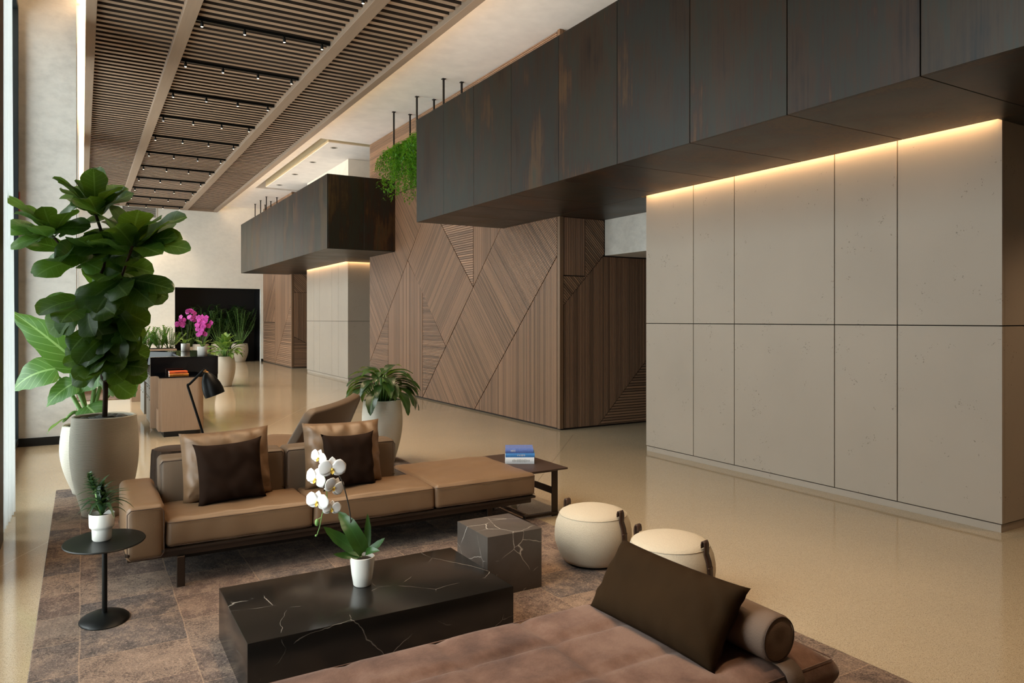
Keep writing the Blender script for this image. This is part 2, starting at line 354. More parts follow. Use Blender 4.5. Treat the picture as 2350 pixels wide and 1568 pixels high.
# ------------------------------------------------------------ mesh helpers
class MB:
    def __init__(s):
        s.bm = bmesh.new(); s.uv = s.bm.loops.layers.uv.new('UVMap')
    def box(s, a, b, bev=0.0, seg=2):
        x0, y0, z0 = a; x1, y1, z1 = b
        vs = [s.bm.verts.new(p) for p in ((x0, y0, z0), (x1, y0, z0), (x1, y1, z0), (x0, y1, z0), (x0, y0, z1), (x1, y0, z1), (x1, y1, z1), (x0, y1, z1))]
        fs = [s.bm.faces.new([vs[i] for i in f]) for f in ((0, 3, 2, 1), (4, 5, 6, 7), (0, 1, 5, 4), (1, 2, 6, 5), (2, 3, 7, 6), (3, 0, 4, 7))]
        if bev:
            es = list({e for f in fs for e in f.edges})
            bmesh.ops.bevel(s.bm, geom=es, offset=bev, segments=seg, profile=.6, affect='EDGES')
        return s
    def quad(s, pts, uvs=None):
        f = s.bm.faces.new([s.bm.verts.new(p) for p in pts])
        if uvs:
            for l, u in zip(f.loops, uvs): l[s.uv].uv = u
        return f
    def grid(s, rows, closed=False, uv=True, caps=False):
        R = [[s.bm.verts.new(p) for p in r] for r in rows]
        nr, nc = len(R), len(R[0])
        for i in range(nr - 1):
            for j in range(nc if closed else nc - 1):
                j2 = (j + 1) % nc
                f = s.bm.faces.new((R[i][j], R[i][j2], R[i + 1][j2], R[i + 1][j]))
                if uv:
                    a, b = i / (nr - 1), (i + 1) / (nr - 1); c, d = j / (nc - (0 if closed else 1)), (j + 1) / (nc - (0 if closed else 1))
                    for l, u in zip(f.loops, ((a, c), (a, d), (b, d), (b, c))): l[s.uv].uv = u
        if caps:
            s.bm.faces.new(list(reversed(R[0]))); s.bm.faces.new(R[-1])
        return s
    def lathe(s, prof, center=(0, 0), n=32, sx=1.0, sy=1.0, close_bottom=True, close_top=False):
        rows = []
        for r, z in prof:
            rows.append([(center[0] + sx * r * math.cos(2 * PI * j / n), center[1] + sy * r * math.sin(2 * PI * j / n), z) for j in range(n)])
        R = [[s.bm.verts.new(p) for p in r] for r in rows]
        for i in range(len(R) - 1):
            for j in range(n):
                s.bm.faces.new((R[i][j], R[i][(j + 1) % n], R[i + 1][(j + 1) % n], R[i + 1][j]))
        if close_bottom: s.bm.faces.new(list(reversed(R[0])))
        if close_top: s.bm.faces.new(R[-1])
        return s
    def tube(s, pts, rad, n=8, caps=True):
        pts = [Vector(p) for p in pts]; rows = []
        prev = None
        for i, p in enumerate(pts):
            t = (pts[min(i + 1, len(pts) - 1)] - pts[max(i - 1, 0)]).normalized()
            if prev is None:
                a = Vector((0, 0, 1)) if abs(t.z) < .9 else Vector((1, 0, 0))
                x = t.cross(a).normalized()
            else: x = (prev - t * prev.dot(t)).normalized()
            prev = x; y = t.cross(x)
            r = rad[i] if isinstance(rad, (list, tuple)) else rad
            rows.append([p + x * (r * math.cos(2 * PI * j / n)) + y * (r * math.sin(2 * PI * j / n)) for j in range(n)])
        return s.grid(rows, closed=True, caps=caps)
    def prism(s, poly, z0, z1, axes=(0, 1, 2)):
        def P(p, w):
            v = [0, 0, 0]; v[axes[0]] = p[0]; v[axes[1]] = p[1]; v[axes[2]] = w; return v
        A = [s.bm.verts.new(P(p, z0)) for p in poly]; B = [s.bm.verts.new(P(p, z1)) for p in poly]
        n = len(poly)
        s.bm.faces.new(list(reversed(A))); s.bm.faces.new(B)
        for i in range(n): s.bm.faces.new((A[i], A[(i + 1) % n], B[(i + 1) % n], B[i]))
        return s
    def ball(s, c, r, n=8, sc=(1, 1, 1)):
        rows = []
        for i in range(n + 1):
            th = PI * i / n
            rows.append([(c[0] + sc[0] * r * math.sin(max(th, .02) if i < n else PI - .02) * math.cos(2 * PI * j / (2 * n)), c[1] + sc[1] * r * math.sin(max(th, .02) if i < n else PI - .02) * math.sin(2 * PI * j / (2 * n)), c[2] - sc[2] * r * math.cos(th)) for j in range(2 * n)])
        return s.grid(rows, closed=True, caps=True)
    def leaf(s, base, tip, width, up=(0, 0, 1), sag=.1, fold=.2, wave=.04, prof=None, n=8, m=4, ph=0.0, curl=0.0):
        b, t = Vector(base), Vector(tip); L = (t - b).length; u = Vector(up).normalized()
        d = (t - b).normalized(); u = (u - d * u.dot(d))
        u = u.normalized() if u.length > 1e-4 else d.orthogonal().normalized()
        rows = []
        for i in range(n + 1):
            q = i / n
            c = b.lerp(t, q) + u * (sag * L * 4 * q * (1 - q))
            tan = (d + u * (sag * 4 * (1 - 2 * q))).normalized()
            side = tan.cross(u).normalized(); nor = side.cross(tan).normalized()
            w = width * pf(prof or OVAL, q); row = []
            for j in range(m + 1):
                v = -1 + 2 * j / m
                h = fold * abs(v) * w - curl * v * v * w + wave * L * math.sin(q * 9 + ph + v * 2) * abs(v)
                row.append(c + side * (v * w) + nor * h)
            rows.append(row)
        return s.grid(rows)
    def build(s, name, mat, parent=None, smooth=True, angle=None, loc=None):
        bmesh.ops.recalc_face_normals(s.bm, faces=s.bm.faces)
        me = bpy.data.meshes.new(name); s.bm.to_mesh(me); s.bm.free()
        if smooth:
            me.shade_smooth()
            if angle is not None: me.set_sharp_from_angle(angle=math.radians(angle))
        else: me.shade_flat()
        me.materials.append(M[mat] if isinstance(mat, str) else mat)
        o = bpy.data.objects.new(name, me); C.objects.link(o)
        if parent: o.parent = parent
        if loc: o.location = loc
        return o

def pf(prof, q):
    for (a, x), (b, y) in zip(prof, prof[1:]):
        if q <= b:
            f = (q - a) / (b - a); f = f * f * (3 - 2 * f); return x + (y - x) * f
    return prof[-1][1]
OVAL = [(0, .08), (.15, .55), (.4, 1), (.65, .85), (.88, .4), (1, .02)]
FIDDLE = [(0, .15), (.12, .5), (.3, .72), (.5, .78), (.72, 1), (.88, .82), (.96, .45), (1, .12)]
HEART = [(0, .55), (.08, .95), (.25, 1), (.5, .8), (.75, .45), (.92, .14), (1, .02)]
STRAP = [(0, .7), (.2, 1), (.6, .9), (.85, .5), (1, .04)]
ROUND = [(0, .2), (.2, .7), (.5, 1), (.75, .92), (.92, .55), (1, .1)]

def thing(name, label, cat, loc=(0, 0, 0), rz=0.0, group=None):
    o = bpy.data.objects.new(name, None); C.objects.link(o); o.empty_display_size = .1
    o.location = loc; o.rotation_euler = (0, 0, rz); tag(o, label, cat, group); return o
def tag(o, label, cat, group=None):
    o['label'] = label; o['category'] = cat
    if group: o['group'] = group
    return o
def struct(o, label=None, cat=None):
    o['kind'] = 'structure'
    if label: o['label'] = label
    if cat: o['category'] = cat
    return o
def sroot(name, label, cat, loc=(0, 0, 0)):
    o = bpy.data.objects.new(name, None); C.objects.link(o); o.location = loc
    return struct(o, label, cat)
def dup(root, loc, rz=0.0, label=None, group=None, scale=None):
    r = root.copy(); C.objects.link(r); r.location = loc; r.rotation_euler = (0, 0, rz)
    if label: r['label'] = label
    if group: r['group'] = group
    if scale: r.scale = scale
    for ch in list(root.children):
        c = ch.copy(); C.objects.link(c); c.parent = r
        for g in list(ch.children):
            d = g.copy(); C.objects.link(d); d.parent = c
    return r
# ------------------------------------------------------------ the setting
def ubox(name, a, b, mat, label=None, parent=None, bev=0.0):
    mb = MB(); mb.box(a, b, bev)
    return mb.build(name, mat, parent, smooth=False)

struct(ubox('floor', (-1.0, -4.0, -.12), (9.7, 29.0, 0), 'floor'), 'polished speckled beige concrete floor', 'floor')

mb = MB()
for a, b in (((-1.0, -4.0), (4.6, 27.9)), ((4.6, -4.0), (9.7, 16.2)), ((4.6, 23.32), (9.7, 27.9))):
    mb.box((a[0], a[1], 5.6), (b[0], b[1], 5.72))
for y0, y1 in ((16.2, 23.32),):      # raised recesses
    mb.box((4.5, y0 - .1, 5.98), (9.7, y1 + .1, 6.1))
    mb.box((4.5, y0 - .1, 5.72), (4.6, y1 + .1, 5.98)); mb.box((4.6, y0 - .1, 5.72), (9.7, y0, 5.98)); mb.box((4.6, y1, 5.72), (9.7, y1 + .1, 5.98))
struct(mb.build('ceiling', 'ceiling_paint', smooth=False), 'smooth white painted ceiling', 'ceiling')
for k, (y0, y1) in enumerate(((16.36, 22.92),)):
    r = sroot('trim_%d' % (k + 1), 'white floating ceiling slab in a recess with champagne edges', 'ceiling panel')
    ubox('slab', (4.83, y0 + .01, 5.575), (9.6, y1 - .01, 5.70), 'ceiling_paint', parent=r)
    mb = MB(); mb.box((4.82, y0, 5.59), (4.83, y1, 5.97)); mb.box((4.83, y0, 5.59), (9.6, y0 + .01, 5.97)); mb.box((4.83, y1 - .01, 5.59), (9.6, y1, 5.97))
    mb.build('edge_fascia', 'gold', r, smooth=False)

# far wall with the black planting niche
mb = MB()
mb.box((-1.0, 27.7, 0), (2.78, 27.9, 5.72)); mb.box((2.78, 27.7, 2.665), (5.66, 27.9, 5.72)); mb.box((5.66, 27.7, 0), (9.7, 27.9, 5.72))
struct(mb.build('wall_far', 'far_plaster', smooth=False), 'pale trowelled plaster wall at the far end', 'wall')
mb = MB()
mb.box((2.73, 27.9, 0), (2.78, 29.0, 2.8)); mb.box((5.66, 27.9, 0), (5.70, 29.0, 2.8)); mb.box((2.78, 28.9, 0), (5.66, 29.0, 2.8)); mb.box((2.78, 27.9, 2.665), (5.66, 28.9, 2.8))
struct(mb.build('wall_niche', 'niche', smooth=False), 'black lining of the planting niche', 'wall')
mb = MB(); mb.box((4.66, 28.86, 0), (4.72, 28.9, 1.95)); mb.box((5.44, 28.86, 0), (5.5, 28.9, 1.95)); mb.box((4.72, 28.86, 1.89), (5.44, 28.9, 1.95)); mb.box((4.72, 28.88, 0.01), (5.44, 28.9, 1.89))
d = struct(mb.build('door_1', 'black_steel', smooth=False), 'black framed door hidden behind the palms in the niche', 'door')
struct(ubox('baseboard_far', (5.66, 27.67, 0), (5.73, 27.7, .1), 'black_steel'), 'short black skirting beside the niche', 'baseboard')
mb = MB(); mb.box((-1.0, -4.1, 0), (9.7, -4.0, 5.72)); struct(mb.build('wall_back', 'column_wood', smooth=False), 'timber clad wall behind the viewer', 'wall')
mb = MB(); mb.box((9.6, -4.0, 0), (9.7, 27.7, 6.1)); struct(mb.build('wall_right', 'white_paint', smooth=False), 'white wall behind the cores', 'wall')

# window wall
mb = MB()
ys = [-4.0]
for a, b in WIN_SPANS: ys += [a, b]
ys.append(27.7)
for i in range(0, len(ys), 2): mb.box((-.9, ys[i], 0), (-.7, ys[i + 1], 5.6))
for a, b in WIN_SPANS: mb.box((-.9, a, 5.35), (-.7, b, 5.6)); mb.box((-.9, a, 0), (-.7, b, .04))
struct(mb.build('wall_left', 'plaster', smooth=False), 'plastered window wall on the left', 'wall')
for k, (a, b) in enumerate(((10.64, 12.25), (17.25, 18.55))):
    c = struct(ubox('wall_pier' if k == 0 else 'wall_pier.%03d' % k, (-.7, a, 0), (-.06, b, 5.6), 'plaster'),
               ('wide mottled white plaster pier behind the fig tree', 'second plaster pier along the window wall', 'third plaster pier along the window wall')[k], 'pier')
struct(ubox('baseboard_left', (-.7, 10.615, 0), (-.06, 10.64, .1), 'black_steel'), 'black skirting under the plaster pier', 'baseboard')
struct(ubox('wall_jamb', (-.9, 5.15, 0), (-.473, 6.2, 5.6), 'column_wood'), 'brown timber clad pier at the left edge', 'pier')
for k, (a, b) in enumerate(WIN_SPANS):
    w = sroot('window_%d' % (k + 1), 'tall dark framed window, bay %s from the back wall' % ('one', 'two', 'three', 'four', 'five')[k], 'window')
    mb = MB()
    for y in (a, b - .07): mb.box((-.82, y, .04), (-.66, y + .07, 5.35))
    n = max(1, round((b - a) / 2.3))
    for i in range(1, n): y = a + (b - a) * i / n; mb.box((-.82, y - .03, .1), (-.68, y + .03, 5.28))
    for z in (.04, 5.28): mb.box((-.82, a + .07, z), (-.66, b - .07, z + .07))
    mb.build('window_frame', 'dark_frame', w, smooth=False)
    mb = MB(); mb.box((-.775, a + .07, .1), (-.765, b - .07, 5.29)); mb.build('window_pane', 'glass', w, smooth=False)

# ------------------------------------------------------------ slatted timber walls
def clip(poly, n, d):               # keep n.p <= d
    out = []
    for i, p in enumerate(poly):
        q = poly[(i + 1) % len(poly)]
        a = n[0] * p[0] + n[1] * p[1] - d; b = n[0] * q[0] + n[1] * q[1] - d
        if a <= 0: out.append(p)
        if a * b < 0:
            t = a / (a - b); out.append((p[0] + (q[0] - p[0]) * t, p[1] + (q[1] - p[1]) * t))
    return out
def slats(poly, ang, pitch, gap, depth, place, inset=.006, rel=None):
    mb = MB(); cx = sum(p[0] for p in poly) / len(poly); cy = sum(p[1] for p in poly) / len(poly)
    # inset against each edge
    area = sum(poly[i][0] * poly[(i + 1) % len(poly)][1] - poly[(i + 1) % len(poly)][0] * poly[i][1] for i in range(len(poly)))
    if area < 0: poly = list(reversed(poly))
    src = list(poly)
    for i in range(len(src)):
        p, q = src[i], src[(i + 1) % len(src)]
        ex, ey = q[0] - p[0], q[1] - p[1]; L = math.hypot(ex, ey)
        if L < 1e-6: continue
        n = (ey / L, -ex / L); poly = clip(poly, n, n[0] * p[0] + n[1] * p[1] - inset)
        if len(poly) < 3: return mb
    d = (math.cos(ang), math.sin(ang)); n = (-d[1], d[0])
    pr = [n[0] * p[0] + n[1] * p[1] for p in poly]
    k = math.floor(min(pr) / pitch)
    while k * pitch < max(pr):
        a, b = k * pitch + gap / 2, (k + 1) * pitch - gap / 2; k += 1
        c = clip(clip(poly, n, b), (-n[0], -n[1]), -a)
        if len(c) < 3: continue
        ro, rv = random.random() * 40, random.random() * 40
        F = [mb.bm.verts.new(place(p, depth)) for p in c]; B = [mb.bm.verts.new(place(p, 0)) for p in c]
        uv = [(d[0] * p[0] + d[1] * p[1] + ro, n[0] * p[0] + n[1] * p[1] + rv) for p in c]
        f = mb.bm.faces.new(F)
        for l, u in zip(f.loops, uv): l[mb.uv].uv = u
        for i in range(len(c)):
            j = (i + 1) % len(c); f = mb.bm.faces.new((F[j], F[i], B[i], B[j]))
            for l, u in zip(f.loops, (uv[j], uv[i], uv[i], uv[j])): l[mb.uv].uv = u
    return mb
H_, V_, DN, UP = 0.0, PI / 2, PI / 4, -PI / 4     # in (Y, Z) axes
FX = 5.76
placeX = lambda p, h: (FX - h, p[0], p[1])
main = [
    ([(16.17, .55), (16.17, 4.2), (12.38, 4.2)], DN, .026),
    ([(16.17, .02), (16.17, .55), (14.978, 1.70), (14.978, .02)], H_, .026),
    ([(14.978, .02), (14.978, 1.70), (13.88, 2.757), (13.135, 2.09), (13.135, .02)], V_, .027),
    ([(13.135, 2.09), (12.074, 1.05), (13.135, .02)], H_, .026),
    ([(13.88, 2.757), (12.80, 3.80), (10.991, 2.097), (12.074, 1.05)], UP, .027),
    ([(12.80, 3.80), (12.38, 4.2), (10.991, 4.2), (10.991, 2.097)], H_, .04),
    ([(10.991, 2.097), (10.991, 4.2), (8.8, 4.2)], V_, .026),
    ([(13.135, .02), (8.82, 4.2), (8.452, 4.2), (8.452, 2.44), (10.95, .02)], DN, .027),
    ([(10.95, .02), (8.452, 2.44), (8.452, .02)], V_, .026),
    ([(16.17, 4.2), (16.17, 5.6), (8.452, 5.6), (8.452, 4.2)], H_, .027),
]
wr = sroot('wall_timber', 'slatted walnut wall in angular patches between the two pale cores', 'wall')
for poly, ang, pitch in main:
    slats(poly, ang, pitch, .008, .03, placeX, .009).build('slat_panel', 'slat_wood', wr, smooth=False)
mb = MB(); mb.box((FX, 8.412, 0), (8.0, 16.16, 5.6)); mb.build('backing', 'backing', wr, smooth=False)
mb = MB(); mb.box((5.73, 8.385, .02), (5.79, 8.448, 5.6)); mb.build('corner_post', 'post_wood', wr, smooth=False)
FY = 8.412
placeY = lambda p, h: (p[0], FY - h, p[1])
ret = [
    ([(5.795, 2.985), (6.172, 2.985), (6.172, 2.165), (5.795, 2.165)], V_, .03),
    ([(6.172, 2.985), (6.513, 2.985), (6.513, 2.49), (6.172, 2.136)], UP, .03),
    ([(5.795, 2.16), (6.172, 2.16), (6.172, 2.136), (5.795, 1.745)], UP, .03),
    ([(5.795, .02), (6.402, .02), (7.6, 1.23), (7.6, 2.46), (6.49, 2.46), (5.795, 1.745)], V_, .027),
    ([(6.402, .02), (7.6, .02), (7.6, 1.23)], H_, .04),
    ([(5.795, 2.985), (8.0, 2.985), (8.0, 5.6), (5.795, 5.6)], V_, .05),
]
for poly, ang, pitch in ret:
    slats(poly, ang, pitch, .010, .024, placeY).build('slat_panel', 'slat_wood', wr, smooth=False)
# timber wall at the far end
wf = sroot('wall_timber.001', 'distant slatted walnut wall beside the black niche', 'wall')
far = [
    ([(27.7, .02), (27.7, 1.45), (25.8, 1.45), (25.8, .02)], H_, .06),
    ([(27.7, 1.81), (27.7, 5.6), (25.8, 5.6), (25.8, 3.08)], V_, .06),
    ([(27.7, 1.45), (27.7, 1.81), (25.8, 3.08), (25.8, 1.45)], UP, .06),
    ([(25.8, .03), (25.8, 5.6), (23.5, 5.6), (23.5, 2.1)], V_, .06),
    ([(25.8, .02), (23.5, 2.1), (23.5, .02)], H_, .06),
]
for poly, ang, pitch in far:
    slats(poly, ang, pitch, .009, .022, placeX).build('slat_panel', 'slat_wood', wf, smooth=False)
FY2 = 23.46
placeY2 = lambda p, h: (p[0], FY2 - h, p[1])
for poly, ang, pitch in (([(5.795, .02), (7.6, .02), (5.795, 1.0)], H_, .05), ([(5.795, 1.0), (7.6, .02), (7.6, 2.4), (5.795, 2.4)], V_, .05), ([(5.795, 2.4), (7.6, 2.4), (7.6, 5.6), (5.795, 5.6)], UP, .05)):
    slats(poly, ang, pitch, .010, .022, placeY2).build('slat_panel', 'slat_wood', wf, smooth=False)
mb = MB(); mb.box((FX, 23.46, 0), (8.0, 27.7, 5.6)); mb.build('backing', 'backing', wf, smooth=False)
mb = MB(); mb.box((5.73, 23.435, .02), (5.79, 23.498, 5.6)); mb.build('corner_post', 'post_wood', wf, smooth=False)

# ------------------------------------------------------------ pale concrete cores with light strips
def core(name, label, seams, led_end):
    r = sroot(name, label, 'wall')
    y0, y1 = seams[0], seams[-1]
    mb = MB(); mb.box((5.765, y0 + .035, .0), (9.0, y1, 2.96)); mb.build('core', 'groove', r, smooth=False)
    mb = MB(); mb.box((5.742, y0 + .012, 0), (5.765, y1, .055)); mb.box((5.765, y0 + .012, 0), (9.0, y0 + .035, .055)); mb.build('plinth', 'concrete', r, smooth=False)
    for z0, z1 in ((.065, 1.498), (1.506, 3.06)):
        for a, b in zip(seams, seams[1:]):
            mb = MB(); mb.box((5.73, a + (.0 if a == y0 else .004), z0), (5.765, b - .004, z1), .0015, 1); mb.build('concrete_panel', 'concrete', r, smooth=False)
        for a, b in ((5.766, 7.2), (7.208, 9.0)):
            mb = MB(); mb.box((a, y0, z0), (b, y0 + .035, z1), .0015, 1); mb.build('concrete_panel', 'concrete', r, smooth=False)
    ye = y0 - .07 if led_end else y0 + .015
    mb = MB(); mb.box((5.657, ye, 3.06), (5.73, y1, 3.08)); mb.box((5.645, ye, 3.02), (5.657, y1, 3.08))
    if led_end: mb.box((5.73, y0 - .07, 3.06), (6.5, y0, 3.08)); mb.box((5.645, y0 - .082, 3.02), (6.5, y0 - .07, 3.08))
    mb.build('cove_slot', 'black_steel', r, smooth=False)
    mb = MB(); mb.box((5.658, ye + .01, 3.03), (5.668, y1 - .005, 3.045)); mb.build('light_strip', 'led', r, smooth=False)
    if led_end:
        mb = MB(); mb.box((5.67, y0 - .069, 3.03), (6.49, y0 - .059, 3.045)); mb.build('light_strip', 'led', r, smooth=False)
    mb = MB(); mb.box((5.742, y0 + .01, 4.5), (9.0, y1, 5.57)); mb.build('upper_wall', 'white_paint', r, smooth=False)
    return r
SE = [2.727, 3.514, 4.09, 5.238, 5.816, 6.588]
core('wall_core', 'pale pitted concrete panelled core on the right, lit from above', SE, False)
core('wall_core.001', 'distant pale concrete core glowing under its light strip', [v + 15.04 for v in SE], True)
for k, y in enumerate((6.588, 21.628)):
    struct(ubox('wall_bulkhead' if k == 0 else 'wall_bulkhead.001', (6.513, y + .001, 2.47), (9.6, y + (1.79 if k == 0 else 1.8), 3.015), 'plaster'),
           ('white bulkhead over the passage beside the near core', 'white bulkhead over the far passage')[k], 'bulkhead')
struct(ubox('wall_passage', (7.5, 16.17, 0), (7.6, 17.76, 5.6), 'white_paint'), 'white wall deep between timber wall and far core', 'wall')

# ------------------------------------------------------------ patinated steel boxes
def steel_box(name, label, seams, x0, x1):
    r = sroot(name, label, 'steel box')
    y0, y1 = seams[0], seams[-1]; zb, zt = 2.985, 4.50; t = .02
    for a, b in zip(seams, seams[1:]):
        mb = MB(); mb.box((x0, a + .003, zb), (x0 + t, b - .003, zt), .002, 1); mb.build('steel_panel', 'patina', r, smooth=False)
        mb = MB(); mb.box((x0 + t, a + .003, zb), (5.645, b - .003, zb + t), .002, 1); mb.build('soffit_panel', 'patina', r, smooth=False)
    for ye in (y0, y1 - t):
        for a, b in ((x0 + t + .002, x0 + .77), (x0 + .775, x1)):
            mb = MB(); mb.box((a, ye, zb + t), (b, ye + t, zt), .002, 1); mb.build('end_panel', 'patina', r, smooth=False)
    mb = MB(); mb.box((x0 + t, y0 + t, zb + t), (5.64, y1 - t, zt - .06)); mb.box((5.64, y0 + t, 3.085), (x1, y1 - t, zt - .06)); mb.build('inner_box', 'black_steel', r, smooth=False)
    mb = MB(); mb.box((x0 + .3, y0 + .3, zt - .055), (x0 + .36, y1 - .3, zt - .035)); mb.build('uplight_strip', 'up_led', r, smooth=False)
    return r
b1 = [.62, 1.53, 2.471, 3.415, 4.363, 5.299, 6.257, 7.228, 8.16, 9.048, 9.985]
b2 = [14.57 + .927 * i for i in range(11)]
steel_box('trim_2', 'dark patinated steel box hanging over the near core', b1, 4.26, 5.729)
steel_box('trim_3', 'distant dark patinated steel box hanging over the far core', b2, 4.27, 5.729)
for k, (bx_, lab) in enumerate((([((.0, .62), (7.2, 2.715)), ((0, 6.592), (6.51, 8.384)), ((0, 8.384), (5.73, 9.965))], 'dark steel soffit carried over the near passage'),
                                ([((0, 14.59), (5.73, 16.18)), ((0, 16.18), (6.51, 17.69)), ((0, 21.632), (6.51, 23.43)), ((0, 23.43), (5.73, 23.82))], 'dark steel soffit carried over the far passage'))):
    mb = MB()
    for (_, ya), (xb, yb) in bx_: mb.box((5.648, ya, 2.985), (xb, yb, 3.015))
    struct(mb.build('ceiling_soffit' if k == 0 else 'ceiling_soffit.001', 'patina', smooth=False), lab, 'soffit')

# ------------------------------------------------------------ slatted ceiling raft
raft = sroot('ceiling_raft', 'long suspended slatted timber ceiling raft with three bays', 'ceiling raft')
Y0, Y1 = -3.0, 27.62
for x0, x1, zt in ((.04, .16, 5.50), (1.08, 1.25, 5.50), (3.0, 3.17, 5.50), (4.02, 4.14, 5.50)):
    mb = MB(); mb.box((x0, Y0, 5.35), (x1, Y1, zt), .004, 1); mb.build('beam', 'beam_wood', raft, smooth=False)
mb = MB(); mb.box((.16, Y1 - .05, 5.355), (4.02, Y1, 5.5)); mb.build('end_board', 'beam_wood', raft, smooth=False)
mb = MB(); mb.box((.05, Y0, 5.502), (4.13, Y1, 5.515)); mb.build('back_board', 'backing', raft, smooth=False)
for x0, x1 in ((.16, 1.08), (1.25, 3.0), (3.17, 4.02)):
    mb = MB(); y = Y0 + .02
    while y < Y1 - .15:
        ro = random.random() * 50; rv = random.random() * 50
        v = [mb.bm.verts.new(p) for p in ((x0, y, 5.42), (x1, y, 5.42), (x1, y + .082, 5.42), (x0, y + .082, 5.42), (x0, y, 5.5), (x1, y, 5.5), (x1, y + .082, 5.5), (x0, y + .082, 5.5))]
        for f in ((0, 3, 2, 1), (0, 1, 5, 4), (2, 3, 7, 6)):
            fc = mb.bm.faces.new([v[i] for i in f])
            for l in fc.loops: l[mb.uv].uv = (l.vert.co.x * .6 + ro, l.vert.co.y + l.vert.co.z + rv)
        y += .172
    so_ = mb.build('slats', 'ceiling_wood', raft, smooth=False); so_.data.materials.append(M['slat_side_shade'])
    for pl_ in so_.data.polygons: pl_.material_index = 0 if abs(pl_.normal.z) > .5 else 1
for x0, x1 in ((.06, .09), (4.09, 4.12)):
    mb = MB(); mb.box((x0, Y0 + .2, 5.52), (x1, Y1 - .2, 5.54)); mb.build('cove_light', 'cove_led', raft, smooth=False)

ORD = ['nearest', 'second', 'third', 'fourth', 'fifth', 'sixth', 'seventh', 'eighth', 'ninth', 'tenth', 'eleventh', 'twelfth', 'thirteenth', 'fourteenth', 'fifteenth', 'sixteenth']
tr = None
k = 0
for i in range(-4, 12):
    y = 8.37 + 1.7225 * i
    lab = 'black ceiling spotlight track, %s counting from the far wall' % ('first' if 11 - i == 0 else ORD[11 - i])
    if tr is None:
        tr = thing('spotlight_track', lab, 'spotlight track', (0, y, 0), 0, 'spotlight tracks across the slatted ceiling')
        mb = MB(); mb.box((1.255, -.018, 5.385), (2.995, .018, 5.419)); mb.build('rail', 'black_metal', tr, smooth=False)
        for x in (1.33, 1.855, 2.37, 2.885):
            mb = MB(); mb.box((x - .012, -.012, 5.365), (x + .012, .012, 5.385))
            mb.lathe([(.0, 5.365), (.021, 5.365), (.021, 5.318), (.018, 5.314)], (x, 0), 16, close_bottom=False)
            h = mb.build('spot_head', 'black_metal', tr, angle=40)
            mb = MB(); mb.lathe([(.0005, 5.3125), (.012, 5.3125), (.016, 5.3175)], (x, 0), 16); mb.build('lens', 'lens', h, angle=40)
        for x in (1.6, 2.63): spot((x, 0, 5.30), SPOT_POWER, 74, .9, parent=tr)
    else:
        dup(tr, (0, y, 0), 0, lab)

# vent, detector, downlights
v = thing('vent_grille', 'wide pale louvred air grille high on the far wall', 'vent', (1.68, 27.7, 5.2))
mb = MB()
for a, b in (((-.53, -.02, -.19), (.53, 0, -.165)), ((-.53, -.02, .165), (.53, 0, .19)), ((-.53, -.02, -.165), (-.505, 0, .165)), ((.505, -.02, -.165), (.53, 0, .165))): mb.box(a, b)
mb.build('frame', 'far_plaster', v, smooth=False)
mb = MB()
for i in range(9): z = -.15 + .0365 * i; mb.quad([(-.505, -.018, z), (.505, -.018, z), (.505, -.002, z + .022), (-.505, -.002, z + .022)])
mb.build('louvres', 'far_plaster', v, smooth=False)
mb = MB(); mb.box((-.505, -.0015, -.165), (.505, 0, .165)); mb.build('back_plate', 'groove', v, smooth=False)
mb = MB(); mb.lathe([(.0, 5.585), (.07, 5.585), (.085, 5.599)], (0, 0), 24); o = mb.build('ceiling_detector', 'ceiling_paint', angle=40, loc=(-.01, 10.95, 0)); tag(o, 'round white detector on the glowing ceiling strip beside the pier', 'detector')
DL = None
for i, y in enumerate((16.82, 18.64, 20.45, 22.3)):
    lab = 'recessed ceiling downlight in the floating white slab, %s from the camera' % ('first', 'second', 'third', 'fourth')[i]
    if DL is None:
        DL = thing('downlight', lab, 'downlight', (5.09, y, 5.575), 0, 'downlights in the far ceiling slab')
        mb = MB(); mb.lathe([(.085, 0), (.085, -.006), (.06, -.006), (.055, -.001)], n=24, close_bottom=False); mb.build('ring', 'steel_light', DL, angle=40)
        mb = MB(); mb.lathe([(.0005, -.002), (.055, -.002)], n=24); mb.build('reflector', 'backing', DL, angle=40)
    else: dup(DL, (5.09, y, 5.575), 0, lab)
    spot((5.09, y, 5.55), 60, 100, .8)
del dup(DL, (6.3, 1.55, 2.984), 0, 'recessed downlight in the steel soffit in front of the near core end')['group']
spot((6.3, 1.55, 2.95), 70, 120, .9)
